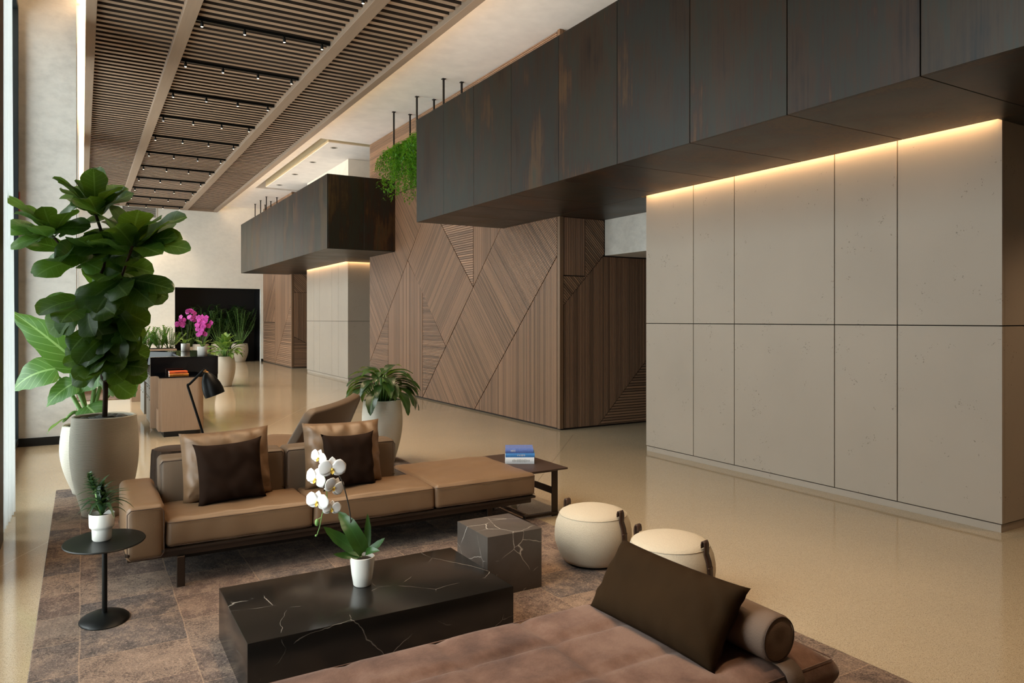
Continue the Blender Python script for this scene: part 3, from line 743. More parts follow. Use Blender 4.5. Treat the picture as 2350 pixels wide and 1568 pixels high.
# ------------------------------------------------------------ soft furnishing helpers
def rbox(mb, a, b, r, crown=(0, 0, 0), nx=14, ny=14, nz=6, wr=0.0, seed=0, top=True, wf=9.0):
    """a rounded, slightly puffed upholstery block between corners a and b"""
    cx, cy, cz = [(p + q) / 2 for p, q in zip(a, b)]; hx, hy, hz = [(q - p) / 2 for p, q in zip(a, b)]
    def axis(h, n):
        k = [-1.0, -1 + .25 * r / h, -1 + .6 * r / h, -1 + r / h]
        mid = [-(1 - r / h) + 2 * (1 - r / h) * i / n for i in range(1, n)]
        return [v * h for v in k + mid + [-v for v in reversed(k)]]
    X, Y, Z = axis(hx, nx), axis(hy, ny), axis(hz, nz)
    cache = {}
    def V(p):
        key = (round(p[0], 5), round(p[1], 5), round(p[2], 5))
        if key in cache: return cache[key]
        q = Vector((max(-hx + r, min(hx - r, p[0])), max(-hy + r, min(hy - r, p[1])), max(-hz + r, min(hz - r, p[2]))))
        d = Vector(p) - q
        o = q + (d.normalized() * r if d.length > 1e-6 else d)
        u, v, w = p[0] / hx, p[1] / hy, p[2] / hz
        bx, by, bz = 1 - u * u, 1 - v * v, 1 - w * w
        o.z += crown[2] * w * bx ** .6 * by ** .6; o.x += crown[0] * u * by ** .6 * bz ** .6; o.y += crown[1] * v * bx ** .6 * bz ** .6
        if wr:
            nn = noise.noise(Vector((o.x * wf + seed, o.y * wf, o.z * wf * .45))) + .5 * noise.noise(Vector((o.x * wf * 2.3, o.y * wf * 2.3 + seed, o.z * wf)))
            o += (d.normalized() if d.length > 1e-6 else Vector((0, 0, 1))) * (nn * wr)
        cache[key] = mb.bm.verts.new((cx + o.x, cy + o.y, cz + o.z)); return cache[key]
    for A, B, f in ((X, Y, lambda s, t, e: (s, t, e * hz)), (X, Z, lambda s, t, e: (s, e * hy, t)), (Y, Z, lambda s, t, e: (e * hx, s, t))):
        for e in (-1, 1):
            for i in range(len(A) - 1):
                for j in range(len(B) - 1):
                    mb.bm.faces.new([V(f(A[i], B[j], e)), V(f(A[i + 1], B[j], e)), V(f(A[i + 1], B[j + 1], e)), V(f(A[i], B[j + 1], e))])
    return mb
def loop_tube(mb, pts, r):
    pts = [Vector(p) for p in pts] + [Vector(pts[0])]
    return mb.tube(pts, r, 6, caps=False)

def pillow(mb, w, h, T, n=22, pinch=.07, wr=.006, seed=0, ears=.02):
    """cushion standing in its own XZ plane, front towards -Y, centre at the origin"""
    def P(i, j, s):
        u, v = -1 + 2 * i / n, -1 + 2 * j / n
        k = max(0, (1 - u ** 4) * (1 - v ** 4)) ** .5
        x = u * w / 2 * (1 - pinch * (1 - v * v)); z = v * h / 2 * (1 - pinch * 1.3 * (1 - u * u))
        e = (abs(u) * abs(v)) ** 8; x += math.copysign(ears * e, u); z += math.copysign(ears * e, v)
        y = s * T / 2 * k
        if k > 0:
            edge = max(abs(u), abs(v))
            y += s * wr * min(1, k * 1.6) * (noise.noise(Vector((x * 14 + seed, z * 14, s))) + edge ** 3 * 1.4 * math.sin(x * 60 + z * 47 + 4 * noise.noise(Vector((x * 8, z * 8, seed)))))
        return (x, y, z)
    F = [[mb.bm.verts.new(P(i, j, -1)) for j in range(n + 1)] for i in range(n + 1)]
    B = [[F[i][j] if i in (0, n) or j in (0, n) else mb.bm.verts.new(P(i, j, 1)) for j in range(n + 1)] for i in range(n + 1)]
    for i in range(n):
        for j in range(n):
            mb.bm.faces.new((F[i][j], F[i + 1][j], F[i + 1][j + 1], F[i][j + 1])); mb.bm.faces.new((B[i][j + 1], B[i + 1][j + 1], B[i + 1][j], B[i][j]))
    return mb
def place(o, loc, rot): o.location = loc; o.rotation_euler = rot; return o

RZ = .012      # rug thickness
# ------------------------------------------------------------ rugs
mb = MB(); mb.box((-.2, .9, 0), (3.03, 7.72, RZ), .004, 1)
o = mb.build('rug', 'rug', smooth=False); tag(o, 'large patchwork rug of faded brown patches under the whole seating group', 'rug')
mb = MB(); mb.box((-.1, 16.0, 0), (.97, 18.7, RZ), .004, 1)
o = mb.build('rug', 'rug', smooth=False); tag(o, 'distant dark patterned rug on the floor beyond the reception desk', 'rug')

# ------------------------------------------------------------ sofa
sf = thing('sofa', 'long tan leather modular sofa with one arm and an open chaise end', 'sofa', (0, 0, 0))
Y0s, Y1s = 4.57, 5.40
mb = MB(); mb.box((.215, Y0s + .02, .185), (2.88, Y1s - .02, .225), .008); mb.build('frame', 'bronze', sf, angle=40)
mb = MB(); mb.box((.205, Y0s - .004, .222), (2.905, Y1s, .240), .007); mb.build('platform', 'bronze', sf, angle=40)
mb = MB(); mb.box((.5, Y0s + .12, .14), (2.62, Y0s + .18, .19)); mb.box((.5, Y1s - .2, .14), (2.62, Y1s - .14, .19)); mb.build('rail', 'black_metal', sf, smooth=False)
for x, y in ((.49, 4.58), (2.56, 4.66), (.49, 5.28), (2.56, 5.28), (1.5, 5.28)):
    mb = MB(); mb.box((x - .022, y - .012, RZ), (x + .022, y + .012, .187), .003, 1); mb.build('leg', 'bronze', sf, smooth=False)
for i, (xa, xb, yb) in enumerate(((.415, 1.252, 5.03), (1.258, 2.088, 5.03), (2.094, 2.905, 5.39))):
    mb = MB(); rbox(mb, (xa, Y0s, .242), (xb, yb, .405), .028, (.006, .008, .016), wr=.006, seed=i * 9.1, nx=20, ny=18, nz=5)
    c = mb.build('seat_cushion', 'leather', sf)
    mb = MB(); e = .012
    for z in (.387, .255):
        loop_tube(mb, [(xa + e, Y0s - .006, z), ((xa + xb) / 2, Y0s - .011, z), (xb - e, Y0s - .006, z), (xb + .001, Y0s + .03, z), (xb + .001, yb - .03, z), (xb - e, yb, z), (xa + e, yb, z), (xa - .001, yb - .03, z), (xa - .001, Y0s + .03, z)], .0021)
    mb.build('piping', 'piping', c)
for i, (xa, xb) in enumerate(((.415, 1.182), (1.188, 1.975))):
    mb = MB(); rbox(mb, (xa, 5.02, .30), (xb, 5.22, .675), .03, (.0, .008, .006), wr=.002, seed=3 + i)
    b = mb.build('back_panel', 'grey_leather', sf)
    mb = MB(); loop_tube(mb, [(xa + .02, 5.022, .660), (xb - .02, 5.022, .660), (xb - .004, 5.022, .64), (xb - .004, 5.022, .42), (xa + .004, 5.022, .42), (xa + .004, 5.022, .64)], .0026); mb.build('piping', 'piping', b)
    mb = MB(); rbox(mb, (xa + .02, 5.225, .25), (xb - .02, 5.40, .40), .03, (0, 0, .01)); mb.build('rear_shelf', 'grey_leather', sf)
mb = MB(); rbox(mb, (.21, Y0s - .005, .19), (.408, 5.40, .50), .035, (.008, .006, .006), wr=.003, seed=2.2, nx=8, ny=18, nz=8)
a = mb.build('arm', 'leather', sf)
mb = MB(); loop_tube(mb, [(.235, Y0s - .012, .482), (.385, Y0s - .012, .482), (.400, Y0s - .009, .462), (.402, Y0s - .009, .23), (.385, Y0s - .011, .205), (.235, Y0s - .011, .205), (.216, Y0s - .009, .23), (.216, Y0s - .009, .462)], .0026); mb.build('piping', 'piping', a)
for i, (x, w, rz, tilt) in enumerate(((.80, .54, .05, -.21), (1.56, .55, .06, -.21))):
    mb = MB(); pillow(mb, w, .44, .20, wr=.014, seed=i * 5.3, pinch=.03, ears=.004)
    c = mb.build('back_cushion', 'leather', sf); place(c, (x, 4.945, .415 + .205), (tilt, .02 if i else -.02, rz))
for i, (x, rz, ry, lab) in enumerate(((.80, .12, -.03, 'dark brown velvet throw pillow on the left seat of the tan sofa'), (1.565, .14, .03, 'dark brown velvet throw pillow on the middle seat, behind the white orchid'))):
    mb = MB(); pillow(mb, .40 if i == 0 else .37, .37 if i == 0 else .355, .13, wr=.008, seed=11 + i * 3, pinch=.055, ears=.012)
    p = mb.build('throw_pillow', 'velvet'); place(p, (x, 4.815 if i == 0 else 4.825, .598 if i == 0 else .592), (-.19, ry, rz)); tag(p, lab, 'pillow', 'dark velvet pillows on the sofa')

# ------------------------------------------------------------ black marble coffee table and grey cube
mb = MB(); mb.box((.567, 3.03, RZ + .001), (1.80, 3.73, .257), .004, 2)
o = mb.build('coffee_table', 'black_marble', angle=35); tag(o, 'low wide black veined marble coffee table with the white orchid', 'coffee table')
mb = MB(); mb.box((1.92, 3.513, RZ + .001), (2.275, 3.888, .35), .003, 2)
o = mb.build('marble_cube_table', 'grey_marble', angle=35); tag(o, 'grey brown veined marble cube table beside the coffee table', 'side table')

# ------------------------------------------------------------ poufs
def pouf(loc, label, rz, h=.352, R=.245):
    t = thing('pouf', label, 'pouf', (loc[0], loc[1], RZ), rz, 'cream poufs with leather straps')
    pr = [(.0005, .012), (.17, .012), (.190, .018), (.205, .04), (.225, .085), (.24, .13), (R, .17), (R - .002, .21), (.236, .25), (.224, .28), (.214, h - .050), (.205, h - .036), (.185, h - .026), (.14, h - .012), (.08, h - .003), (.0005, h)]
    mb = MB(); mb.lathe(pr, n=48); b = mb.build('body', 'boucle', t)
    mb = MB(); mb.lathe([(.0005, 0), (.165, 0), (.165, .014), (.0005, .014)], n=32); mb.build('base', 'black_metal', t, angle=40)
    mb = MB(); mb.tube([(.213 * math.cos(2 * PI * j / 40), .213 * math.sin(2 * PI * j / 40), h - .046) for j in range(41)], .0022, 5, caps=False); mb.build('seam', 'boucle', b)
    for s in (0, PI):
        mb = MB(); w = .022; rows = []
        def rad(z):
            for (r0, z0), (r1, z1) in zip(pr, pr[1:]):
                if z0 <= z <= z1 and z1 > z0: return r0 + (r1 - r0) * (z - z0) / (z1 - z0)
            return .19
        path = [(rad(z) + .006, z) for z in [.02 + .25 * i / 12 for i in range(13)]] + [(.226, h - .06), (.228, h - .03), (.226, h - .005), (.219, h + .008), (.210, h + .004), (.206, h - .012), (.207, h - .03)]
        for r, z in path:
            c, sn = math.cos(s), math.sin(s)
            rows.append([(r * c - y * sn, r * sn + y * c, z) for y in (-w, w)])
        inner = []
        mb.grid(rows); st = mb.build('strap', 'strap', t, angle=60)
        so = st.modifiers.new('thickness', 'SOLIDIFY'); so.thickness = .005; so.offset = 0
        mb = MB(); r = rad(h * .62) + .010; c, sn = math.cos(s), math.sin(s)
        mb.grid([[((r + d) * c - y * sn, (r + d) * sn + y * c, z) for y in (-w * 1.02, w * 1.02)] for z, d in ((h * .60, 0), (h * .64, .001))]); so = mb.build('keeper', 'strap', st).modifiers.new('thickness', 'SOLIDIFY'); so.thickness = .004
    return t
pouf((2.80, 3.725), 'cream boucle pouf beside the grey marble cube, farther of the two', -1.33)
pouf((2.80, 3.02), 'cream boucle pouf partly behind the olive pillow, nearer of the two', -1.33)

# ------------------------------------------------------------ daybed
db = thing('daybed', 'low brown tufted chenille daybed across the near edge of the rug', 'daybed', (0, 0, 0))
XA, XB, YA, YB, ZB, ZT = .05, 2.315, 1.66, 2.50, .245, .355
mb = MB(); NX, NY = 92, 40
def ztop(x, y):
    u = (x - XA) / (XB - XA); v = (y - YA) / (YB - YA)
    cw = .0
    tx = (x - 1.86) / .36; ty = (y - YA - .03) / .28
    px = abs(math.sin(PI * tx)); py = abs(math.sin(PI * ty))
    puff = (min(px * 2.2, 1) ** .55) * (min(py * 2.2, 1) ** .55) if x < 1.86 else (min(abs(math.sin(PI * ty)) * 2.2, 1) ** .55) * min(1, (x - 1.86) / .05) ** .5
    e = min(1, min(x - XA, XB - x, y - YA, YB - y) / .05)
    return ZT - .016 + .022 * puff * (.4 + .6 * e) - .016 * (1 - min(e, 1)) ** 2 + .004 * noise.noise(Vector((x * 5, y * 5, 0)))
rows = []
for i in range(NX + 1):
    x = XA + (XB - XA) * i / NX
    rows.append([(x, YA + (YB - YA) * j / NY, ztop(x, YA + (YB - YA) * j / NY)) for j in range(NY + 1)])
mb.grid(rows, uv=False)
ring = [rows[i][0] for i in range(NX + 1)] + [rows[NX][j] for j in range(1, NY + 1)] + [rows[i][NY] for i in range(NX - 1, -1, -1)] + [rows[0][j] for j in range(NY - 1, 0, -1)]
cxm, cym = (XA + XB) / 2, (YA + YB) / 2
def sidep(p, q):
    k = math.sin(PI * q) * .016
    dx = k if p[0] >= XB - 1e-6 else (-k if p[0] <= XA + 1e-6 else 0); dy = k if p[1] >= YB - 1e-6 else (-k if p[1] <= YA + 1e-6 else 0)
    return (p[0] + dx, p[1] + dy, p[2] + (ZB - p[2]) * q)
mb.grid([[sidep(p, q) for p in ring] for q in (0, .12, .3, .5, .7, .88, 1)], closed=True, uv=False)
mb.bm.faces.new([mb.bm.verts.new((p[0], p[1], ZB)) for p in ring])
bmesh.ops.remove_doubles(mb.bm, verts=mb.bm.verts, dist=.0005)
mt = mb.build('mattress', 'daybed', db)
mb = MB(); loop_tube(mb, [(XA + .01, YA - .002, ZT - .020), (XB - .01, YA - .002, ZT - .020), (XB + .001, YA + .01, ZT - .020), (XB + .001, YB - .01, ZT - .020), (XB - .01, YB + .001, ZT - .020), (XA + .01, YB + .001, ZT - .020)], .0022); mb.build('piping', 'daybed', mt)
mb = MB(); mb.box((XA + .03, YA + .03, ZB - .045), (XB - .03, YB - .03, ZB), .004); mb.build('frame', 'black_metal', db, angle=40)
for x in (.3, 2.1):
    for y in (YA + .12, YB - .12): mb = MB(); mb.box((x - .02, y - .02, RZ), (x + .02, y + .02, ZB - .045)); mb.build('leg', 'black_metal', db, smooth=False)
bo = thing('bolster', 'taupe linen roll bolster strapped on the end of the daybed', 'bolster', (2.075, 2.07, ZT + .088))
mb = MB(); L = .375
mb_pr = [(-L, .0005), (-L - .004, .04), (-L, .072), (-L + .012, .082)] + [(-L + .012 + (2 * L - .024) * i / 10, .082 + .003 * math.sin(PI * i / 10)) for i in range(1, 10)] + [(L - .012, .082), (L, .072), (L + .004, .04), (L, .0005)]
mb.grid([[(r * math.cos(2 * PI * j / 36), y, r * math.sin(2 * PI * j / 36)) for j in range(36)] for y, r in mb_pr], closed=True)
b = mb.build('roll', 'bolster', bo)
for y in (-L, L): mb = MB(); loop_tube(mb, [(.0755 * math.cos(2 * PI * j / 36), y, .0755 * math.sin(2 * PI * j / 36)) for j in range(36)], .0022); mb.build('piping', 'piping', b)
mb = MB(); pts = []
for a_ in range(0, 200, 12): pts.append((.087 * math.cos(math.radians(a_ - 10)), .087 * math.sin(math.radians(a_ - 10))))
rows = [[(.03, y0, z) for y0 in (0, 0)] for z in (0, 0)]
yy = YA - 2.07; zz = -.088
strap_path = [(.02, yy + .05, -.079), (.02, yy + .02, -.082), (.02, yy - .008, zz - .010), (.02, yy - .021, zz - .035), (.02, yy - .022, zz - .06), (.02, yy - .010, zz - .09)]
mb.grid([[(x + d, y, z) for d in (-.04, .04)] for x, y, z in strap_path]); st = mb.build('strap', 'bolster', bo); so = st.modifiers.new('t', 'SOLIDIFY'); so.thickness = .004
mb = MB(); pillow(mb, .68, .31, .15, n=34, pinch=.045, wr=.0045, seed=21, ears=.003)
p = mb.build('lumbar_pillow', 'olive_velvet'); place(p, (1.925, 2.115, .475), (-.62, 0, -PI / 2 + .02)); tag(p, 'long dark olive brown velvet pillow leaning on the bolster of the daybed', 'pillow')

# ------------------------------------------------------------ end table with books
et = thing('end_table', 'dark wood topped metal end table at the chaise end with stacked books', 'end table', (0, 0, 0))
mb = MB(); mb.box((2.93, 4.715, .368), (3.30, 5.47, .382), .003, 1); mb.build('table_top', 'bronze_wood', et, smooth=False)
for y in (4.775, 5.40):
    z0 = RZ if False else 0.0
    mb = MB(); mb.box((3.185, y - .006, .0), (3.24, y + .006, .368), .002, 1); mb.build('leg', 'bronze', et, smooth=False)
    mb = MB(); mb.box((2.93, y - .02, RZ + .001), (3.235, y + .02, RZ + .022), .002, 1); mb.build('foot', 'bronze', et, smooth=False)
    mb = MB(); mb.box((2.99, y - .015, .352), (3.235, y + .015, .368), .002, 1); mb.build('bracket', 'bronze', et, smooth=False)
mb = MB(); mb.box((3.20, 4.78, .17), (3.212, 5.395, .222)); mb.build('stretcher', 'bronze', et, smooth=False)

def book(label, loc, rz, w, d, h, cover, title=None, group=None):
    t = thing('book', label, 'book', loc, rz, group)
    mb = MB(); mb.box((-w / 2, -d / 2, 0), (w / 2, d / 2, .0025)); mb.box((-w / 2, -d / 2, h - .0025), (w / 2, d / 2, h))
    n = 6
    mb.grid([[(-w / 2 if e == 0 else w / 2, -d / 2 - .004 * math.sin(PI * i / n), h * i / n) for e in (0, 1)] for i in range(n + 1)])
    mb.build('cover', cover, t, smooth=False)
    mb = MB(); mb.box((-w / 2 + .004, -d / 2 + .004, .0026), (w / 2 - .004, d / 2 - .004, h - .0026)); mb.build('pages', 'paper', t, smooth=False)
    if title:
        mb = MB(); random.seed(int(w * 1000) + int(h * 7000))
        x = -w / 2 + title[1] * w
        while x < -w / 2 + title[2] * w:
            l = random.uniform(.004, .009); zc = h * .5; hh = h * random.uniform(.12, .24)
            mb.box((x, -d / 2 - .0058, zc - hh), (x + l * .55, -d / 2 - .0035, zc + hh)); x += l + .0035
        mb.build('spine_lettering', title[0], t, smooth=False)
    return t
g = 'books stacked on the end table'
bx, by = 3.085, 5.10; rzb = -.52
book('white book at the bottom of the stack on the dark end table', (bx, by, .3825), rzb, .235, .17, .052, 'book_white', ('grey_metal', .25, .85), g)
book('bright blue book in the middle of the stack on the end table', (bx + .004, by, .4348), rzb, .235, .17, .034, 'book_blue', ('paper', .4, .66), g)
book('violet blue illustrated book on top of the stack on the end table', (bx - .004, by, .4692), rzb, .225, .165, .038, 'book_violet', ('paper', .2, .36), g)

# ------------------------------------------------------------ oval black side table with pineapple plant
st = thing('side_table', 'small black metal pedestal table with oval top beside the sofa arm', 'side table', (.10, 4.27, RZ))
mb = MB(); mb.lathe([(.0005, .398), (.19, .398), (.193, .402), (.19, .406), (.0005, .406)], n=64, sx=.98, sy=1.14, close_bottom=False); mb.build('table_top', 'black_metal', st, angle=40)
mb = MB(); mb.tube([(0, 0, .03), (0, 0, .398)], .0125, 20); mb.lathe([(.03, .398), (.03, .392), (.013, .388)], n=20, close_bottom=False); mb.build('pole', 'black_metal', st, angle=40)
mb = MB(); mb.lathe([(.0005, 0), (.122, 0), (.123, .004), (.115, .012), (.09, .024), (.055, .033), (.02, .037), (.0005, .038)], n=48, sx=.95, sy=1.15); mb.build('foot', 'black_metal', st, angle=60)

def strap_leaf_cluster(mb, c, n, L, w, droop, up0, rnd, z0=0.0):
    for i in range(n):
        a = 2.4 * i + rnd.uniform(-.3, .3); q = i / n
        el = up0[0] + (up0[1] - up0[0]) * q
        l = L * rnd.uniform(.75, 1.15)
        d = Vector((math.cos(a) * math.cos(el), math.sin(a) * math.cos(el), math.sin(el)))
        b = Vector(c) + Vector((0, 0, z0 * q))
        mb.leaf(b, b + d * l, w, (0, 0, 1), droop * rnd.uniform(.7, 1.2), .35, 0, STRAP, 8, 2)
pp = thing('potted_bromeliad', 'small pineapple-like plant in a stepped white pot on the black pedestal table', 'potted plant', (.088, 4.285, .4185))
K_ = .78
mb = MB(); mb.lathe([(r_ * K_, z_ * .92) for r_, z_ in ((.0005, 0), (.050, 0), (.057, .008), (.059, .06), (.062, .068), (.072, .074), (.0745, .084), (.076, .148), (.074, .150), (.071, .146), (.068, .12), (.0005, .12))], n=40); mb.build('pot', 'white_ceramic', pp, angle=50)
mb = MB(); mb.lathe([(.0005, .122), (.045, .120), (.053, .114)], n=24); mb.build('soil', 'soil', pp)
rn = random.Random(4)
mb = MB(); strap_leaf_cluster(mb, (0, 0, .125), 46, .145, .0105, .34, (.0, 1.2), rn, .05); mb.build('foliage', 'dracaena_leaf', pp)
mb = MB(); mb.tube([(0, 0, .12), (-.018, 0, .2), (-.03, .0, .265)], [.007, .006, .006], 8); stc = mb.build('stalk', 'stem', pp)
mb = MB()
for lvl in range(7):
    strap_leaf_cluster(mb, (-.031 - .004 * lvl, 0, .245 + lvl * .013), 7, .062 - .004 * lvl, .009, .18, (.35 + lvl * .12, .5 + lvl * .12), rn)
mb.build('crown', 'dracaena_leaf', pp)

# ------------------------------------------------------------ white orchid
oz = .2585
oc = thing('potted_orchid', 'white moth orchid in a white pot on the black coffee table', 'potted orchid', (1.175, 3.42, oz))
mb = MB(); mb.lathe([(.0005, 0), (.040, 0), (.043, .004), (.052, .06), (.058, .115), (.059, .138), (.056, .139), (.053, .12), (.0005, .118)], n=40); mb.build('pot', 'white_ceramic', oc, angle=50)
mb = MB(); mb.lathe([(.0005, .128), (.04, .127), (.055, .12)], n=24); mb.build('potting_moss', 'soil', oc)
camr = Vector((.861, -.509, 0)); camf = Vector((.509, .861, 0))
def scr(px, py, depth=0.0):        # offset from the pot axis: sideways, up and in depth
    k = 3.56 / 1670
    return camr * ((px - 839) * k) + Vector((0, 0, (1342 - py) * k)) + camf * depth
LV = [((838, 1270), (754, 1206), .034, -.10, -.03), ((842, 1268), (779, 1181), .040, .26, .05), ((848, 1266), (848, 1184), .018, -.14, .03), ((848, 1270), (892, 1233), .019, -.06, -.02), ((846, 1274), (884, 1256), .021, .18, -.06), ((838, 1274), (781, 1262), .020, -.10, -.07)]
for (a_, b_, w, sg, dp) in LV:
    mb = MB(); A, B = scr(*a_), scr(*b_, dp); A.z = max(A.z, .125); mid = (B - A)
    upv = Vector((-mid.dot(Vector((0, 0, 1))) * 0, 0, 1)) - camf * 1.1; mb.leaf(A, B, w, upv, sg, .22, 0, STRAP, 14, 4); mb.build('leaf', 'orchid_leaf', oc)
def bez(P, n=22):
    P = [Vector(p) for p in P]; out = []
    for i in range(len(P) - 1):
        p0 = P[max(i - 1, 0)]; p1 = P[i]; p2 = P[i + 1]; p3 = P[min(i + 2, len(P) - 1)]
        for k_ in range(n // (len(P) - 1) + 1):
            t = k_ / (n // (len(P) - 1) + 1)
            out.append(.5 * ((2 * p1) + (p2 - p0) * t + (2 * p0 - 5 * p1 + 4 * p2 - p3) * t * t + (3 * p1 - p0 - 3 * p2 + p3) * t ** 3))
    return out + [P[-1]]
mb = MB(); mb.tube(bez([scr(822, 1280), scr(815, 1215, -.01), scr(812, 1170, -.02), scr(800, 1115, -.03), scr(788, 1088, -.03), scr(768, 1072, -.02), scr(752, 1080, .0)], 30), .0032, 8); mb.build('stem', 'dark_stem', oc)
mb = MB(); mb.tube(bez([scr(752, 1080), scr(753, 1110, .01), scr(756, 1150, .02), scr(746, 1180, .02), scr(740, 1210, .02), scr(733, 1232, .02)], 24), .0024, 6); mb.ball(scr(733, 1203, .02), .0135, 8, (.8, .8, 1.35)); mb.ball(scr(731, 1233, .02), .006, 6)
mb.tube([scr(744, 1190, .02), scr(735, 1196, .02)], .0018, 6); mb.build('stem', 'stem', oc)
def flower(pos, face, size, roll, name='blossom', mat='petal_white', parent=None, lip='orchid_lip'):
    f = Vector(face).normalized(); r = f.cross(Vector((0, 0, 1))).normalized(); u = r.cross(f)
    r, u = r * math.cos(roll) + u * math.sin(roll), u * math.cos(roll) - r * math.sin(roll)
    mb = MB(); p = Vector(pos)
    for a_, l, w, fw in ((90, 1.0, .40, .05), (210, 1.0, .36, .05), (330, 1.0, .36, .05)):
        d = r * math.cos(math.radians(a_)) + u * math.sin(math.radians(a_))
        mb.leaf(p - f * .003, p + d * size * l - f * size * .1, size * w, f, .06, .08, .0, OVAL, 8, 4)
    for a_ in (18, 162):
        d = r * math.cos(math.radians(a_)) + u * math.sin(math.radians(a_))
        mb.leaf(p, p + d * size * 1.12, size * .66, f, .08, .05, .01, ROUND, 8, 6)
    o = mb.build(name, mat, parent)
    so = o.modifiers.new('t', 'SOLIDIFY'); so.thickness = size * .02
    if lip:
        mb = MB(); mb.leaf(p + f * .004, p - u * size * .38 + f * size * .28, size * .16, f, -.15, .5, 0, OVAL, 6, 4); mb.ball(p + f * size * .12, size * .1, 6); mb.build('lip', lip, o)
    return o
for (x, y, s, fx, fz, rl, dp) in ((741, 1052, .044, -.5, -.1, .3, -.01), (776, 1073, .060, .35, -.2, .0, -.05), (733, 1101, .056, -.55, -.1, .25, .0), (775, 1119, .050, .9, -.15, .5, -.01), (738, 1152, .056, -.25, -.1, .15, -.01), (769, 1169, .042, .5, -.1, .1, .0)):
    flower(scr(x, y, dp), camr * fx - camf + Vector((0, 0, fz)), s, rl, parent=oc)

# ------------------------------------------------------------ stump table, lounge chair, floor lamp
sp = thing('stump_table', 'dark tree stump side table behind the left end of the sofa', 'side table', (.60, 6.02, RZ))
mb = MB(); rows = []
for z in (0, .1, .22, .34, .45, .53, .565):
    rows.append([((.155 + .010 * math.sin(5 * t) + .006 * math.sin(17 * t + z * 4) + .01 * math.cos(z * 5)) * math.cos(t) * (1 if z < .56 else .97), (.155 + .010 * math.sin(5 * t) + .006 * math.sin(17 * t + z * 4) + .01 * math.cos(z * 5)) * math.sin(t) * (1 if z < .56 else .97), z) for t in [2 * PI * j / 64 for j in range(64)]])
mb.grid(rows, closed=True, caps=True); mb.build('trunk', 'bark', sp, angle=50)
mb = MB(); mb.lathe([(.0005, .571), (.13, .571), (.142, .566)], n=48); mb.build('polished_top', 'bronze_wood', sp, angle=40)

lc = thing('lounge_chair', 'brown leather lounge chair behind the sofa seen from its leaning back', 'lounge chair', (1.68, 6.70, RZ), PI / 4)
# local: chair faces +Y, width along X
mb = MB(); rows = []
for i in range(15):
    q = i / 14; row = []
    for j in range(21):
        v = -1 + 2 * j / 20; c_ = max(0, (abs(v) - .78) / .22)
        z = .24 + (.575 + .035 * v - (.09 if v < 0 else .05) * c_ ** 2.2) * q
        row.append((.52 * v * (1 - .04 * q), -.14 - .28 * q + .09 * v * v, z))
    rows.append(row)
mb.grid(rows); bk = mb.build('back_shell', 'grey_leather', lc); so = bk.modifiers.new('t', 'SOLIDIFY'); so.thickness = .075; so.offset = 1; bv = bk.modifiers.new('b', 'BEVEL'); bv.width = .018; bv.segments = 3; bv.limit_method = 'ANGLE'
mb = MB(); rbox(mb, (-.36, -.16, .26), (.36, .50, .42), .06, (.0, .01, .03), wr=.004, seed=7.7); mb.build('seat_cushion', 'leather', lc)
mb = MB(); rbox(mb, (-.40, -.20, .20), (.40, .52, .27), .03); mb.build('seat_shell', 'grey_leather', lc)
mb = MB(); mb.lathe([(.0005, 0), (.24, 0), (.24, .012), (.04, .02), (.03, .03), (.03, .2), (.0005, .2)], (0, .15), 32); mb.build('swivel_base', 'black_metal', lc, angle=40)

fl = thing('floor_lamp', 'black arched floor lamp with pointed cone shade and brass joint', 'floor lamp', (0, 0, 0))
cam3 = Vector((0, 0, 1.55))
def at(px, py, t):
    u = (px - 1175) / 1670; return Vector((t * (.5088 + u * .8609), t * (.8609 - u * .5088), 1.55 + (733 - py) / 1670 * t))
t0 = 5.95
kink, top, hub = at(431, 886, t0), at(469, 848, t0), at(474, 1020, t0)
mb = MB(); leg0 = at(480, 1040, t0); leg0 = kink + (leg0 - kink) * ((kink.z - RZ) / (kink.z - leg0.z)); leg0.z = RZ
mb.tube(bez([leg0, kink + (leg0 - kink) * .12, kink, kink + (top - kink) * .15, top], 26), .010, 10); mb.build('stem', 'black_metal', fl)
for dv in (camf * .34 - camr * .02, camf * .25 - camr * .3):
    a_ = kink + (leg0 - kink) * .78; b_ = a_ + dv; b_.z = RZ
    mb = MB(); mb.tube([a_, b_], .010, 10); mb.build('leg', 'black_metal', fl)
s0, s1 = at(473, 855, t0), at(494, 908, t0 + .02); ax = (s1 - s0).normalized(); L = (s1 - s0).length * .98
sd = ax.orthogonal().normalized(); s2 = ax.cross(sd)
def coneshade(pr, n=32):
    mb = MB(); mb.grid([[s0 + ax * (q * L) + sd * (r * math.cos(2 * PI * j / n)) + s2 * (r * math.sin(2 * PI * j / n)) for j in range(n)] for q, r in pr], closed=True); return mb
sh = coneshade([(0.0, .012), (.04, .022), (.12, .038), (.3, .058), (.55, .074), (.8, .081), (1.0, .079), (1.0, .077), (.8, .079), (.5, .07), (.1, .03)]).build('lamp_shade', 'black_metal', fl, angle=60)
mb = MB(); mb.ball(at(471, 852, t0), .012, 8); mb.tube([at(466, 851, t0), at(478, 856, t0)], .009, 10); mb.build('joint', 'brass', fl, angle=50)
